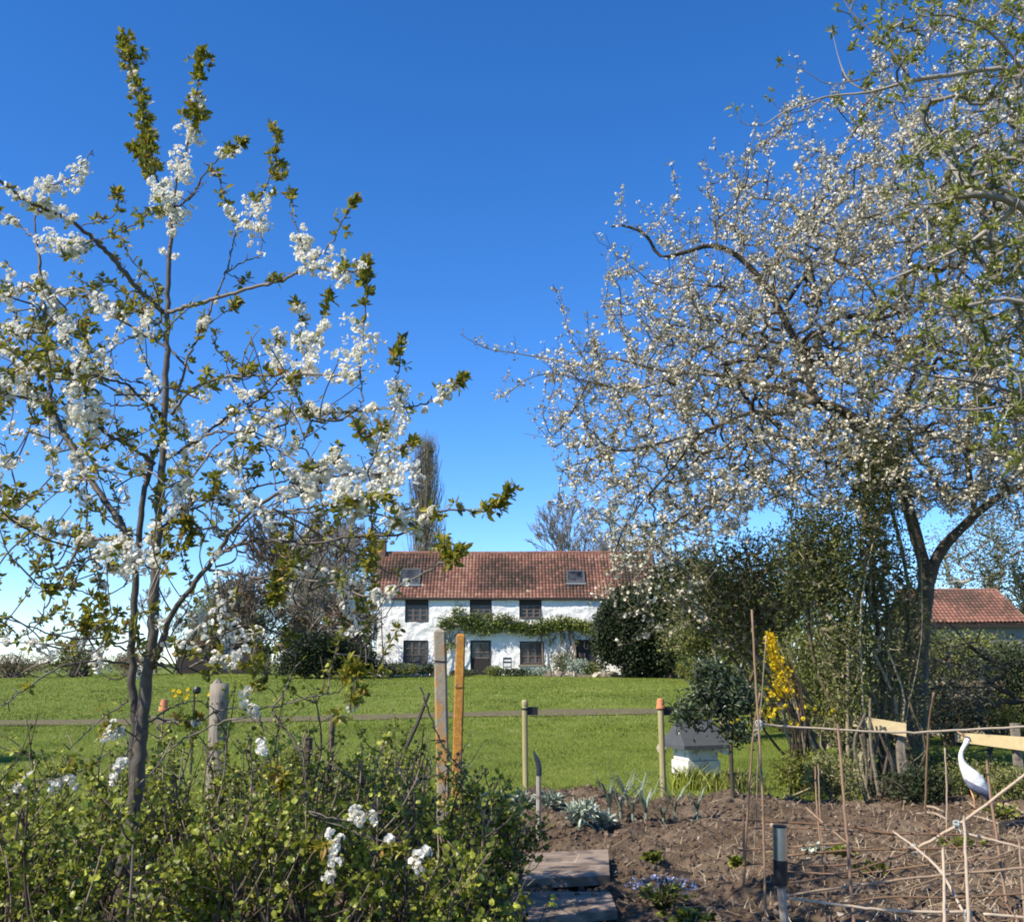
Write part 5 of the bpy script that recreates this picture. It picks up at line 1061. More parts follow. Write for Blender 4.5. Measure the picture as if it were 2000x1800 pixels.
t, a, b = post('garden_post', 'taller grey brown post with patchy orange lichen near its top', 859, 1229, 866, 1560, 10.2, .118, 'concrete_lichen')
MB().tube([a+np.array([-.065, -.066, -1.05]), a+np.array([.065, -.066, -1.045])], .006, 4).build('wire', M['black_plastic'], t); MB().tube([a+np.array([-.066, -.066, -.3]), a+np.array([.066, -.066, -.31])], .005, 4).build('wire', M['black_plastic'], t)
t, a, b = post('garden_post', 'square post completely covered with bright orange lichen', 900, 1237, 891, 1562, 10.9, .098, 'orange_lichen')
MB().tube([a+np.array([-.055, -.056, -1.32]), a+np.array([.06, -.056, -1.30])], .009, 5).build('wire', M['black_plastic'], t); MB().tube([a+np.array([-.055, -.056, -.55]), a+np.array([.056, -.056, -.55])], .004, 4).build('wire', M['black_plastic'], t)
def stake(px, pyt, py, Y, label, cap):
    q = P(px, pyt, Y); z0 = sz(q[0], Y) if Y < 12.5 else float(gh(q[0], Y)); t = thing('fence_stake', (q[0], Y, z0), label, 'post', 'pale round stakes along the lawn edge'); m = MB()
    m.tube([(q[0]+.01, Y, z0-.1), (q[0]+.006, Y, z0+.3), (q[0], Y, q[2]-.04)], .036, 12, rough=.03); m.build('shaft', M['stake_wood'], t)
    MB().box((q[0]+.09, Y+.03, float(P(px, 1388, Y)[2])), (.15, .03, .1)).build('dark_block', M['black_plastic'], t)  # small dark box against the right side of the stake
    MB().tube([(q[0], Y, float(P(px, 1384, Y)[2])-.012), (q[0], Y, float(P(px, 1384, Y)[2])+.012)], .04, 12).build('dark_ring', M['black_plastic'], t)  # thin dark ring round the stake at the same height
    if cap == 'knob': MB().lathe([(0, .05), (.03, .045), (.042, .02), (.04, -.02), (.03, -.04), (.038, -.06)], (q[0], Y, q[2]-.02), 12).build('cap', M['stake_wood'], t)
    return q, t
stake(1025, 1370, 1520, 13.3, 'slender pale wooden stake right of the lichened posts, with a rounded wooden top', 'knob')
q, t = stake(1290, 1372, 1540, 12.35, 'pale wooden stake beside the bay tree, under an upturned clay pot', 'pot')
pp = MB(); pp.lathe([(.0, .085), (.034, .085), (.04, .075), (.047, 0), (.053, -.005), (.053, -.03), (.046, -.03), (.04, .05)], (q[0], q[1], q[2]-.035), 16, t=.5); tag(pp.build('clay_pot', M['terracotta'], loc=(q[0], q[1], q[2]-.035), smooth=False), 'small upturned terracotta pot capping the stake beside the bay tree', 'pot')
# pot on cane at left, with cane
q = P(320, 1372, 9.5); z0 = 0.; tag(MB().tube([(q[0], q[1], -.05), (q[0], q[1], q[2]-.01)], .009, 6).build('garden_cane', M['cane'], loc=(q[0], q[1], 0)), 'thin cane right of the cherry trunk carrying a small orange pot', 'cane')
tag(MB().lathe([(0, .05), (.03, .05), (.038, -.03), (.045, -.032), (.045, -.05), (.038, -.05)], (q[0], q[1], q[2]-.02), 14).build('clay_pot', M['terracotta'], loc=(q[0], q[1], q[2])), 'small orange clay pot on a cane just right of the cherry trunk', 'pot')
# dark topped stake
q = P(382, 1343, 15.); g0 = float(gh(q[0], 15)); t = thing('bird_feeder', (q[0], 15, g0), 'small black knob on a thin dark stem left of the round post', 'garden ornament')
MB().tube([(q[0], 15, g0-.05), (q[0]-.01, 15, q[2]-.08), (q[0], 15, q[2]-.05)], .017, 6).build('stem', M['bark_dark'], t)
MB().lathe([(0, .05), (.04, .045), (.055, .02), (.06, -.02), (.035, -.05), (0, -.06)], (q[0]+.02, 15, q[2]-.03), 12).build('head', M['black_plastic'], t)
# round weathered post
t, a, b = post('round_post', 'thick weathered round wooden post with a broken top right of the cherry trunk', 428, 1334, 423, 1500, 9.4, .165, 'old_wood', round_=True)
MB().tube([a+np.array([-.02, 0, -.03]), a+np.array([-.01, .01, .035])], [.06, .02], 7, rough=.3).build('broken_top', M['old_wood'], t)
for px, pyt, Y, w, lb in [(650, 1395, 7.6, .05, 'thin cut brown stub left of the dark leaning stick'), (604, 1440, 7.4, .06, 'short sawn off stub behind the currant bushes')]:
    q = P(px, pyt, Y); tag(MB().tube([(q[0]+.02, Y, -.05), (q[0]-.01, Y, q[2]*.6), q], [w*.55, w*.5, w*.42], 8, rough=.1).build('wood_stub', M['stem_brown'], loc=(q[0], Y, 0)), lb, 'stump')
a, b = P(838, 1352, 8.6), P(786, 1475, 8.5); d = (b-a); e = b+d*((b[2])/(-d[2])) if d[2] < 0 else b
tag(MB().tube([a, (a+b)/2+[.01, 0, 0], b, e], [.013, .017, .018, .02], 7).build('leaning_stick', M['bark_dark'], loc=e), 'thick dark stick leaning against the grey lichened post', 'stick')
# upright tool
q = P(1044, 1468, 8.9); z0 = sz(q[0]+.03, 8.9); px_ = [P(u, w, 8.9) for u, w in ((1051, 1645), (1052, 1580), (1052, 1510))]; t = thing('pruning_saw', (px_[0][0], 8.9, z0), 'long handled tool standing blade up in the soil with a dark curved head', 'garden tool')
MB().tube([[px_[0][0], 8.9, z0-.06]]+px_, [.017, .019, .022, .02], 8, t=.8).build('handle', M['old_wood'], t)
m = MB(); c = [P(u, w, 8.9) for u, w in ((1052, 1514), (1053, 1500), (1051, 1488), (1046, 1476), (1042, 1466))]; m.tube(c, [.024, .024, .022, .016, .006], 8); m.build('curved_head', M['blue_steel'], t)
# ------------------------------------------------------------------ boards
def board(c4, th, label, planks):
    a, b, c, d = [S(*q) for q in c4]; zz = max(p[2] for p in (a, b, c, d))+.03; cx = (a+b+c+d)/4; t = thing('wooden_board', (cx[0], cx[1], zz-th), label, 'board')
    for i in range(planks):
        m = MB(); u0, u1 = i/planks+.004, (i+1)/planks-.004; q = [a+(d-a)*u0, b+(c-b)*u0, b+(c-b)*u1, a+(d-a)*u1]; n = 10; V = []
        for s, e in ((q[0], q[1]), (q[3], q[2])):
            for k in range(n+1): w_ = s+(e-s)*k/n; V.append([w_[0], w_[1]+rng.normal()*.002, zz+rng.normal()*.001])
        V += [[x, y, z-th] for x, y, z in V]; N1 = n+1; f = []
        for k in range(n): f += [[k, k+1, N1+k+1, N1+k][::-1], [2*N1+k, 2*N1+k+1, 3*N1+k+1, 3*N1+k], [k, 2*N1+k, 2*N1+k+1, k+1][::-1], [N1+k, N1+k+1, 3*N1+k+1, 3*N1+k][::-1]]
        f += [[0, N1, 3*N1, 2*N1], [n, 2*N1+n, 3*N1+n, N1+n]]; m.add(V, f); m.build('plank', M['board_wood'], t)
board([(950, 1682), (1188, 1680), (1191, 1722), (940, 1730)], .06, 'upper weathered wooden board step lying on the soil, short side towards the bed', 1)
board([(930, 1752), (1192, 1750), (1206, 1800), (905, 1822)], .05, 'lower weathered wooden board at the bottom edge, dappled with shade', 1)
# ------------------------------------------------------------------ vegetables
def leek(base, label, h=.32, n=9, sc=1., mt='leaf_leek'):
    base = np.array(base); t = thing('leek', base, label, 'vegetable', 'leeks in the dug bed'); m = MB(); m.tube([base+[0, 0, -.03], base+[0, 0, .07*sc]], [.014*sc, .012*sc], 8, t=1.); m.build('stalk', M['leaf_leek'], t); lm = MB()
    for i in range(n):
        a = rng.uniform(0, 6.28); s = 1 if i % 2 else -1; L_ = h*1.15*(.7+.5*rng.random()); dx = np.array([s*.75+rng.normal()*.2, rng.normal()*.45, 0]); pts = [base+[0, 0, .05*sc]]
        for k in range(1, 7): u = k/6; pts.append(base+dx*L_*.46*u**1.5+[0, 0, .05*sc+L_*(u-.3*u*u*rng.uniform(.4, 1.5))])
        pts = np.array(pts); wd = np.array([.010, .013, .014, .012, .009, .006, .001])*sc; sd = nrm(np.cross(dx, [0, 0, 1])); V = np.concatenate([pts+sd*wd[:, None]+[0, 0, .006], pts, pts-sd*wd[:, None]+[0, 0, .006]]); f = []
        for k in range(6): f += [[k, k+1, 8+k, 7+k], [7+k, 8+k, 15+k, 14+k]]
        lm.add(V, f, rng.random())
    lm.build('leaves', M[mt], t); return t
for px, py, h, lb in [(1190, 1592, .33, 'leftmost tall leek in the dug bed'), (1212, 1600, .36, 'tall leek second from the left'), (1236, 1604, .38, 'tall leek with arching blue green leaves in the middle of the row'), (1262, 1602, .34, 'tall leek at the right of the main leek clump'), (1222, 1575, .3, 'leek behind the main clump nearest the lawn'), (1318, 1600, .3, 'leek just left of the last stout one'), (1362, 1600, .27, 'stout pale based leek at the right end of the row'), (1296, 1612, .15, 'small floppy leek between the two groups')]:
    leek(S(px, py), lb, h)
def lobed(name, label, c, r, h, n, size, mt, cat='plant', group=None, T=T_LEAF, t0=.5):
    c = np.array(c, float); t = thing(name, c, label, cat, group); sm = MB(); lm = MB()
    for i in range(n):
        a = rng.uniform(0, 6.28); rr = r*math.sqrt(rng.random()); e = c+[math.cos(a)*rr, math.sin(a)*rr*.8, h*(.35+.65*rng.random())*(1-.4*(rr/r)**2)]; s = smooth_line([c+[0, 0, -.01], c+(e-c)*.45+[0, 0, .25*h], e], 4); sm.tube(s, np.linspace(.005, .002, len(s)), 4)
        k = 9; u = rng.random(k); q = s[(u*(len(s)-1)).astype(int)]; dd = nrm((e-c)[None]*.8/np.linalg.norm(e-c)+rng.normal(size=(k, 3))*.55); tt = np.clip(t0+rng.normal(size=k)*.3, 0, 1); lm.scatter(T, q, basis(dd, rng.normal(size=(k, 3))*.4+[0, 0, 1]), size*(.6+.7*rng.random(k)), tt)
    sm.build('stems', M['stem_brown'], t); lm.build('leaves', M[mt], t); return t
lobed('cardoon', 'silver leaved cardoon at the left end of the leek row', S(1138, 1612), .17, .22, 26, .09, 'leaf_silver', t0=.75)
lobed('cardoon', 'smaller silver leaved cardoon beside the leeks', S(1180, 1618), .12, .15, 16, .07, 'leaf_silver', t0=.7)
for px, py, r, h, lb in [(945, 1600, .3, .3, 'silvery lavender like plant at the foot of the orange post'), (1010, 1585, .26, .26, 'silvery plant between the orange post and the upright tool'), (1075, 1580, .2, .17, 'low grey leaved plant right of the upright tool'), (985, 1625, .3, .22, 'dark bluish green plant behind the currant bushes right end')]:
    lobed('silver_plant', lb, S(px, py), r, h, 34, .055, 'leaf_silver', t0=.35)
fg = lobed('forget_me_not', 'clump of forget me nots with tiny pale blue flowers in front of the canes', S(1292, 1775), .22, .17, 60, .04, 'leaf_currant', t0=.35)
c = S(1292, 1770); n = 170; d = rdir(n, .6); a = rng.uniform(0, 6.28, n); rr = .23*np.sqrt(rng.random(n)); q = c+np.stack([np.cos(a)*rr, np.sin(a)*rr*.8, .1+.1*rng.random(n)*(1-rr*2)], 1); x = nrm(np.cross(d, rng.normal(size=(n, 3)))); m = MB(); m.scatter(T_FLOW1, q, np.stack([x, np.cross(d, x), d], -1), .0085, rng.random(n)); m.build('flowers', M['blue_petal'], fg)
for px, py, r, h, lb, mt, t0 in [(1440, 1690, .07, .06, 'small green seedling near the short cane', 'leaf_currant', .4), (1275, 1680, .1, .06, 'little weed with pale flowers above the forget me nots', 'leaf_currant', .3), (1880, 1655, .28, .08, 'flat yellow green plants below the heron', 'leaf_spring', .4), (1640, 1670, .16, .06, 'low weeds in the middle of the cane frame', 'leaf_currant', .5), (1960, 1600, .25, .16, 'bright green leafy plant right of the heron', 'leaf_spring', .5), (1700, 1705, .12, .07, 'small green weed in front of the crossed canes', 'leaf_spring', .3), (1340, 1800, .2, .06, 'green ground cover at the bottom edge', 'leaf_currant', .3), (1600, 1665, .12, .06, 'tiny blue green weeds behind the solar light', 'leaf_silver', .4)]:
    lobed('weed', lb, S(px, py), r, h, 22, .04, mt, group='small weeds on the soil', t0=t0, T=T_BROAD)
# strappy clumps at the foot of the beehive
def strappy(label, px, py, n, h, w, mt='leaf_spring', cat='plant'):
    c = S(px, py); t = thing('iris_clump', c, label, cat); lm = MB()
    for i in range(n):
        b0 = c+[rng.normal()*w*.4, rng.normal()*w*.3, -.01]; L_ = h*(.6+.6*rng.random()); dx = np.array([rng.normal()*.35, rng.normal()*.3, 0]); pts = np.array([b0+dx*L_*u*u+[0, 0, L_*(u-.15*u*u)] for u in np.linspace(0, 1, 5)]); sd = nrm(np.array([1, rng.normal()*.6, 0])); wd = np.array([.007, .008, .007, .005, .001])
        lm.add(np.concatenate([pts+sd*wd[:, None], pts-sd*wd[:, None]]), [[k, k+1, 6+k, 5+k] for k in range(4)], rng.random())
    lm.build('leaves', M[mt], t)
strappy('strappy green leaves in front of the old beehive', 1345, 1540, 120, .33, .3, 'leaf_currant'); strappy('yellowish strappy clump at the base of the bay tree', 1395, 1545, 100, .3, .3, 'leaf_spring'); strappy('dark strappy leaves at the right of the bay tree stem', 1455, 1545, 110, .32, .35, 'leaf_ever'); strappy('daffodil leaves in the grass left of the thicket', 1560, 1535, 90, .36, .3, 'leaf_currant')
# bay tree
b = S(1432, 1556); BYY = b[1]
tree('bay_tree', 'small glossy dark green bay tree with a bare stem beside the beehive', 'tree', b, .65, [EP(1410, 1360, BYY, b, (.36, .3, .2)), EP(1395, 1335, BYY, b, (.2, .2, .17)), EP(1345, 1395, BYY, b, (.2, .2, .13)), EP(1440, 1430, BYY, b, (.22, .2, .07)), EP(1400, 1310, BYY, b, (.22, .2, .1))], 250, .0035, 'bark_dark', leaf=(T_LEAF, 'leaf_bay', 8, .066, .05, 'leaves'), step=.09, rmax=.022, pw=.4)
# beehive
bc = G(1358, 1482); by_ = 14.6; cx = float(P(1358, 1460, by_)[0]); g0 = float(gh(cx, by_)); bh = thing('beehive', (cx, by_, g0), 'old white painted beehive with a grey pitched lid behind the bay tree', 'beehive')
m = MB(); zt_ = float(P(1358, 1456, by_)[2]); m.box((cx, by_, g0+.06+(zt_-g0-.06)*.25), (.5, .46, (zt_-g0-.06)*.5), rz=.35); m.box((cx, by_, g0+.06+(zt_-g0-.06)*.76), (.45, .42, (zt_-g0-.06)*.48), rz=.35); m.build('body', M['white_paint'], bh)
for sx in (-1, 1):
    for sy in (-1, 1): MB().box((cx+sx*.2, by_+sy*.17, g0+.03), (.06, .06, .1), rz=.35).build('foot', M['old_wood'], bh)
m = MB(); zr_ = float(P(1358, 1405, by_)[2]); w_, dd_ = .35, .32; c_, s_ = math.cos(.35), math.sin(.35)
def rt_(x, y, z): return [cx+x*c_-y*s_, by_+x*s_+y*c_, z]
V = [rt_(-w_, -dd_, zt_-.02), rt_(w_, -dd_, zt_-.02), rt_(w_, dd_, zt_-.02), rt_(-w_, dd_, zt_-.02), rt_(-w_*.8, 0, zr_), rt_(w_*.8, 0, zr_), rt_(-w_, -dd_, zt_+.03), rt_(w_, -dd_, zt_+.03), rt_(w_, dd_, zt_+.03), rt_(-w_, dd_, zt_+.03)]
m.add(V, [[6, 7, 5, 4], [8, 9, 4, 5], [0, 1, 7, 6], [2, 3, 9, 8], [1, 2, 8, 7], [3, 0, 6, 9], [0, 3, 2, 1]]); m.add(V, [[7, 8, 5], [9, 6, 4]]); m.build('lid', M['grey_felt'], bh)
m = MB(); m.box(rt_(.26, -.26, zt_-.05), (.3, .02, .07), rz=.35, ry=.25); m.build('loose_slat', M['white_paint'], bh)
tag(MB().scatter(rock_t(1), [list(S(1318, 1488)+[0, 1.2, .06])], basis(rdir(1)), .08, .7).build('stone', M['stone'], loc=S(1318, 1488)), 'pale rounded stone on the lawn left of the beehive', 'stone')
# daffodils on lawn
def daff(px, py, Y, label, n=7, sp=.2, h=.3):
    c = at_ground(px, Y); c[2] = float(gh(c[0], Y)); t = thing('daffodils', c, label, 'flowers'); st = MB(); fl = MB()
    for i in range(n):
        e = P(px+rng.normal()*sp*40, py+rng.normal()*4, Y+rng.normal()*.1); st.tube([[e[0], e[1], float(gh(e[0], e[1]))], e], .006, 4); d = nrm(np.array([rng.normal()*.4, -1, .2])); x = nrm(np.cross(d, [0, 0, 1.])); fl.scatter(T_FLOW2, [e], np.stack([x, np.cross(d, x), d], -1)[None], .045, rng.random(1))
    k = 40; q = c+np.stack([rng.normal(size=k)*sp*.6, rng.normal(size=k)*.1, np.zeros(k)], 1); st.scatter(T_BLADE, q, basis(rdir(k, 2)), np.stack([np.full(k, .012), np.full(k, h), np.full(k, .05)], 1), .5); st.build('stems', M['grass'], t); fl.build('flowers', M['yellow_petal'], t)
daff(357, 1356, 22, 'small group of yellow daffodils on the lawn right of the cherry trunk', 9, .25); daff(408, 1358, 24, 'single pair of yellow daffodils beside the round post', 2, .05); daff(1553, 1466, 13.2, 'lone yellow daffodil near the right end of the lawn', 2, .06, .25)
# new pale rail
def rail(c4, Y0, Y1, label, th=.04):
    (a, b, c, d) = [P(q[0], q[1], Y) for q, Y in zip(c4, (Y0, Y1, Y1, Y0))]; m = MB(); V = [a, b, c, d]+[p+np.array([0, th, 0]) for p in (a, b, c, d)]
    m.add(V, [[0, 3, 2, 1], [4, 5, 6, 7], [0, 1, 5, 4], [3, 7, 6, 2], [0, 4, 7, 3], [1, 2, 6, 5]]); tag(m.build('fence_rail', M['new_wood'], loc=(a+d)/2), label, 'rail')
rail([(1655, 1394), (1770, 1412), (1770, 1438), (1655, 1416)], 12.5, 12.2, 'pale new timber rail end showing between the thicket stems')
rail([(1868, 1430), (2080, 1444), (2080, 1476), (1868, 1448)], 13.2, 11.6, 'long pale new timber rail behind the heron at the right edge')
for px, Y, lb in [(1762, 12.25, 'short fence post hidden in the undergrowth carrying the new rail'), (1990, 12.3, 'fence post at the right edge carrying the new rail')]:
    q = P(px, 1430, Y); tag(MB().box((q[0], Y+.09, (q[2]+.1)/2), (.08, .08, q[2]+.1)).build('fence_post', M['old_wood'], loc=(q[0], Y+.09, 0)), lb, 'post')
# ------------------------------------------------------------------ heron
hY = S(1905, 1582)[1]; hb = S(1905, 1582); he = thing('heron_statue', hb, 'white and grey heron statue standing with its neck stretched up', 'statue')
def hp(px, py, dy=0): return P(px, py, hY+dy)
m = MB(); c = [hp(1887, 1440), hp(1890, 1445), hp(1884, 1455), hp(1878, 1467), hp(1877, 1480), hp(1881, 1492), hp(1887, 1503), hp(1897, 1516), hp(1909, 1530), hp(1920, 1543), hp(1929, 1556), hp(1934, 1566)]
rr = np.array([6, 8, 5.5, 5.5, 7, 10, 15, 22, 23, 17, 9, 3])*hY/F_PX*.7; m.tube(smooth_line(c, 5), np.interp(np.linspace(0, 11, 56), np.arange(12), rr), 16); body = m.build('body', M['heron_white'], he, smooth=True)
m = MB(); m.tube([hp(1884, 1438), hp(1877, 1433), hp(1868, 1427)], [.014, .009, .002], 8); m.build('beak', M['heron_beak'], he, smooth=True)
m = MB(); m.tube([hp(1882, 1436, -.015), hp(1893, 1440, -.03), hp(1899, 1450, -.01)], [.006, .009, .001], 6); m.build('crest', M['heron_grey'], he, smooth=True)
for dy in (-.07, .07):
    m = MB(); w = smooth_line([hp(1884, 1521, dy), hp(1896, 1534, dy*1.25), hp(1912, 1543, dy*1.2), hp(1926, 1551, dy), hp(1936, 1572, dy*.3)], 5); m.tube(w, np.interp(np.linspace(0, 4, 21), np.arange(5), [.008, .034, .04, .034, .006]), 10); m.build('wing', M['heron_grey'], he, smooth=True)
for (a, b, c_) in ((1897, 1902, 1907), (1916, 1918, 1921)):
    m = MB(); dy = -.03 if a < 1900 else .04; f_ = hp(c_, 1583, dy); f_[2] = hb[2]+.004; m.tube([hp(a, 1538, dy), hp(b, 1560, dy), f_], [.017, .009, .008], 8)
    for an in (-2.6, -2.0, -1.4, 1.4): m.tube([f_, f_+np.array([math.cos(an)*.055, math.sin(an)*.055, -.002])], [.007, .003], 5)
    m.build('leg', M['heron_beak'], he, smooth=True)
# log pile / prunings round the heron
for i, (x0_, y0_, x1_, y1_, lb) in enumerate([(1810, 1580, 1842, 1590, 'pale short branch on the soil left of the heron'), (1812, 1592, 1850, 1606, 'second brown branch below the pale one left of the heron'), (1874, 1562, 1905, 1582, 'pale stick leaning behind the heron legs'), (1900, 1600, 1960, 1620, 'brown pruning lying right of the heron feet'), (1955, 1625, 2000, 1615, 'dark log lying at the right edge'), (1965, 1575, 2010, 1600, 'thin pale twig at the right edge behind the cane')]):
    a, b = S(x0_, y0_), S(x1_, y1_); a = a+[0, 0, .03]; b = b+[0, 0, .03]; r_ = .05 if i == 4 else .014; tag(MB().tube([a, (a+b)/2+[0, 0, .015], b], [r_, r_*.9, r_*.7], 8, t=.85 if i != 4 else .1, rough=.1).build('branch', M['cane'] if i != 4 else M['bark_dark'], loc=a), lb, 'stick', 'prunings on the soil around the heron')
a, b = S(1459, 1583)+[0, 0, .03], S(1592, 1558)+[0, 0, .05]; tag(MB().box((a+b)/2, (np.linalg.norm(b-a), .03, .025), rz=math.atan2(b[1]-a[1], b[0]-a[0])).build('wooden_batten', M['stake_wood'], loc=(a+b)/2), 'pale wooden batten lying behind the crossed canes', 'batten')
# ------------------------------------------------------------------ canes
CN = [([(1468,1190),(1481,1412),(1489,1547),(1495,1764)],6.9,6.6,.0105,'tallest cane of the leaning pair, tip up among the shrubs',.45,1),
 ([(1484,1352),(1473,1425),(1463,1547),(1453,1717)],7.0,7.3,.011,'cane crossing the tallest one and leaning left',.5,1),
 ([(1497,1240),(1484,1412),(1478,1560)],7.05,7.6,.006,'thin pale cane between the leaning pair',.8,1),
 ([(1636,1414),(1647,1547),(1656,1656),(1668,1800)],6.9,6.0,.013,'thick upright cane joined to the left part of the top cane',.3,1),
 ([(1824,1352),(1813,1432),(1807,1583)],10.0,10.6,.014,'tall upright cane left of the heron crossing the top cane',.45,1),
 ([(1845,1460),(1849,1540),(1849,1620)],9.6,9.6,.011,'grey upright cane immediately left of the heron',.75,1),
 ([(1927,1486),(1936,1565),(1950,1656),(1968,1778)],7.4,6.7,.013,'brown upright cane immediately right of the heron',.35,1),
 ([(1592,1497),(1596,1583),(1614,1750)],7.4,7.0,.008,'upright cane left of the thick one, standing in the soil',.35,1),
 ([(1598,1492),(1600,1560),(1606,1660)],8.4,8.2,.007,'thin cane just behind another between solar light and thick cane',.5,1),
 ([(1883,1594),(1887,1692),(1892,1800)],6.7,5.9,.013,'pale upright cane below the heron with a twine knot near the bottom',.85,1),
 ([(1842,1656),(1844,1730),(1844,1800)],6.3,5.9,.012,'short pale upright cane at the crossing near the bottom',.9,1),
 ([(1452,1569),(1453,1640),(1453,1720)],7.3,7.3,.012,'short blunt brown cane left of the leaning pair',.5,1),
 ([(1488,1413),(1520,1417),(1632,1424),(1755,1430),(1863,1426),(2040,1416)],6.9,7.2,.0095,'long pale top cane spanning from the leaning pair to the right edge',.95,0),
 ([(2040,1482),(1889,1598),(1791,1656)],6.6,6.9,.0135,'thick pale cane sloping down from the right edge below the heron',.8,0),
 ([(1791,1656),(1700,1690),(1600,1715),(1538,1724)],6.9,6.2,.009,'brown cane running from the slope down to the solar light',.3,0),
 ([(1430,1600),(1647,1612),(1744,1627),(1882,1630),(2040,1650)],7.4,7.0,.009,'long reddish brown cane lying across the frame, the highest of the crosswise ones',.15,0),
 ([(1450,1618),(1560,1616),(1647,1622),(1760,1630)],7.6,7.2,.008,'shorter crosswise cane just below the highest one',.3,0),
 ([(1445,1660),(1540,1654),(1650,1645)],7.2,6.7,.009,'brown crosswise cane from the short blunt one to the thick upright',.3,0),
 ([(1538,1670),(1647,1661),(1827,1656),(1957,1648)],6.9,6.8,.009,'reddish crosswise cane passing behind the crossing knot',.2,0),
 ([(1535,1748),(1700,1724),(1838,1708),(2040,1692)],6.2,6.3,.0095,'pale brown crosswise cane through the lower crossing',.65,0),
 ([(1528,1751),(1661,1769),(1755,1778),(1890,1781)],6.0,6.0,.010,'pale lowest crosswise cane from the solar light to the lower knot',.95,0),
 ([(1921,1784),(2040,1794)],6.0,6.0,.011,'pale cane stub at the bottom right corner',.95,0),
 ([(1744,1623),(1784,1652),(1838,1703),(1894,1805)],6.9,6.0,.010,'pale diagonal cane running down right through both crossings',.9,0),
 ([(1574,1576),(1611,1609),(1654,1645)],7.3,6.8,.007,'thin diagonal cane behind the solar light',.6,0),
 ([(1885,1627),(1940,1640),(2030,1664)],6.8,6.7,.011,'pale cane sloping gently down to the right edge below the heron',.9,0),
 ([(1690,1690),(1740,1740),(1800,1810)],6.6,5.9,.007,'dark thin cane sloping down right behind the lowest one',.05,0),
 ([(1530,1700),(1660,1706),(1800,1690),(1960,1672)],6.7,6.5,.007,'thin cane lying low just above the lower crossing',.4,0),
 ([(1640,1790),(1760,1740),(1900,1690),(2030,1640)],6.1,6.8,.006,'thin cane rising to the right through the lower part of the frame',.6,0),
 ([(1560,1780),(1720,1752),(1860,1752),(2040,1742)],6.05,6.1,.007,'brown low cane between the two lowest pale ones',.3,0),
 ([(1780,1600),(1850,1640),(1930,1720),(1990,1800)],7.0,5.95,.0065,'thin dark cane falling to the bottom right corner',.2,0),
 ([(1450,1690),(1520,1684),(1600,1690),(1700,1684)],7.2,6.9,.0065,'reddish thin cane low behind the solar light',.15,0),
 ([(1990,1640),(1996,1720),(2002,1800)],6.6,5.95,.009,'upright cane at the extreme right edge',.6,1)]
for pl, Y0, Y1, r, lb, tn, up_ in CN:
    n = len(pl); w = [P(q[0], q[1], Y0+(Y1-Y0)*i/(n-1)) for i, q in enumerate(pl)]
    if up_:
        d = nrm(w[-1]-w[-2]); z0 = sz(w[-1][0], w[-1][1])-.08
        if w[-1][2] > z0: w.append(w[-1]+d*(w[-1][2]-z0)/max(-d[2], .3))
    s = smooth_line(w, 7); L_ = np.linalg.norm(s[-1]-s[0]); s = s+rng.normal(size=s.shape)*.0012; m = MB(); r *= .76; rad_ = np.linspace(r*.88, r*1.08, len(s)); 
    if up_ == 0: rad_ = rad_[::-1] if random.random() < .5 else rad_
    m.tube(s, rad_, 8, t=tn)
    for q in range(1, int(L_/.17)):   # nodes
        u = q*.17/L_*(len(s)-1); i = int(u); c = s[i]+(s[min(i+1, len(s)-1)]-s[i])*(u-i); d = nrm(s[min(i+1, len(s)-1)]-s[max(i-1, 0)]); rr_ = rad_[i]; m.tube([c-d*.005, c, c+d*.005], [rr_*1.0, rr_*1.22, rr_*1.0], 8, t=max(0, tn-.15), cap=False)
    tag(m.build('garden_cane', M['cane'], loc=s[-1], smooth=True), lb, 'cane', 'bamboo canes of the pea frame')
for px, py, Y, r, lb in [(1482,1413,6.9,.026,'twine knot tying the leaning pair of canes to the top cane'),(1784,1652,6.88,.018,'green twine knot on the upper cane crossing'),(1841,1705,6.3,.02,'twine knot on the lower cane crossing'),(1890,1783,6.0,.024,'green twine knot on the pale cane at the bottom edge'),(1530,1748,6.0,.02,'twine wound round the stake under the solar light'),(1868,1607,6.75,.022,'pale frayed twine bow where the thick sloping cane meets the uprights')]:
    c = P(px, py, Y); m = MB()
    for k in range(7):
        ph = rng.normal(size=3)*.4; R3 = basis(rdir(1))[0]; an = np.linspace(0, 6.28, 14); q = c+(np.stack([np.cos(an)*r, np.sin(an)*r*.8, np.sin(an*2)*.003], 1)@R3.T); m.tube(q, .0022, 4, t=rng.random())
    for k in range(3): m.tube([c, c+rng.normal(size=3)*[.02, .01, .01]+[0, -.01, -.02], c+rng.normal(size=3)*[.03, .01, .01]+[0, -.01, -.05]], .002, 4, t=.9)
    tag(m.build('twine_knot', M['twine'], loc=c), lb, 'twine', 'twine knots on the canes')
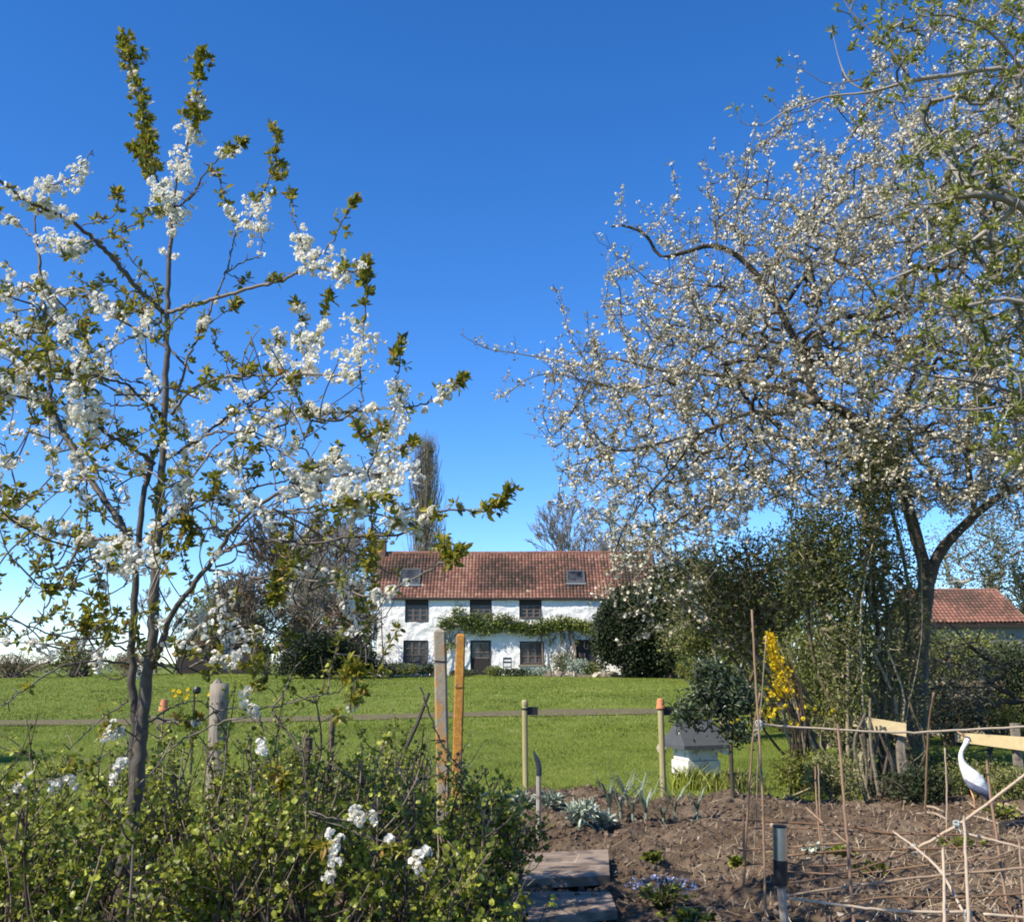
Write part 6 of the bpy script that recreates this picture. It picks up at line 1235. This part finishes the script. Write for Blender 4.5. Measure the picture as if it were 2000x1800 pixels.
# solar light on its stake
sY = 5.9; a, b = P(1523, 1611, sY), P(1525, 1728, sY); mid = P(1524, 1678, sY); sl_ = thing('solar_light', (b[0], sY, b[2]), 'cylindrical garden light with steel top and black base on a wooden stake', 'garden light'); rs = 13*sY/F_PX
m = MB(); m.tube([mid, a+(mid-a)*.05], [rs, rs], 24); m.build('steel_sleeve', M['steel'], sl_, smooth=False)
m = MB(); m.tube([a+(mid-a)*.06, a], [rs*1.04, rs*.96], 24); m.build('cap', M['black_plastic'], sl_)
m = MB(); m.tube([b, mid], [rs*.95, rs*1.03], 24); m.build('base', M['black_plastic'], sl_)
z0 = sz(b[0], sY); tag(MB().tube([(b[0]+.02, sY, z0-.1), (b[0]+.01, sY, b[2]*.5), b+np.array([0, 0, .02])], [.026, .025, .024], 8, rough=.05, t=.7).build('wooden_stake', M['old_wood'], loc=(b[0], sY, z0)), 'thick wooden stake standing under the solar light', 'stake')
# ------------------------------------------------------------------ camera, sun, sky
cam = bpy.data.cameras.new('camera'); co = bpy.data.objects.new('camera', cam); COL.objects.link(co); scene.camera = co
co.location = (0, 0, EYE); co.rotation_euler = (math.pi/2+PITCH, 0, 0); cam.sensor_fit = 'HORIZONTAL'; cam.sensor_width = 36; cam.lens = 36*F_PX/2000; cam.clip_end = 20000; cam.clip_start = .05
AZ = math.atan2(-.85, -.53); EL = R_(43)
to = Vector((math.sin(AZ)*math.cos(EL), math.cos(AZ)*math.cos(EL), math.sin(EL)))
sl = bpy.data.lights.new('sun', 'SUN'); sl.energy = 5.0; sl.angle = R_(.5); sl.color = (1, .915, .78); so = bpy.data.objects.new('sun', sl); COL.objects.link(so); so.rotation_euler = to.to_track_quat('Z', 'Y').to_euler()
wd = bpy.data.worlds.new('World'); scene.world = wd; wd.use_nodes = True; N = wd.node_tree.nodes; L = wd.node_tree.links; bg = N['Background']
sky = N.new('ShaderNodeTexSky'); sky.sky_type = 'NISHITA'; sky.sun_disc = False; sky.sun_elevation = EL; sky.sun_rotation = AZ; sky.air_density = .8; sky.dust_density = 0; sky.ozone_density = 2.0; sky.altitude = 900
hs = N.new('ShaderNodeHueSaturation'); hs.inputs['Saturation'].default_value = 1.3; L.new(sky.outputs[0], hs.inputs['Color']); mu = N.new('ShaderNodeMixRGB'); mu.blend_type = 'MULTIPLY'; mu.inputs[0].default_value = 1; mu.inputs[2].default_value = (.86, .945, 1.13, 1); L.new(hs.outputs[0], mu.inputs[1]); L.new(mu.outputs[0], bg.inputs[0]); bg.inputs[1].default_value = .145
scene.view_settings.view_transform = 'Standard'; scene.view_settings.look = 'None'; scene.view_settings.exposure = .6; scene.view_settings.gamma = 1
scene.render.resolution_x = 1024; scene.render.resolution_y = 921
scene.cycles.filter_width = 1.9; scene.cycles.max_bounces = 6; scene.cycles.transparent_max_bounces = 4
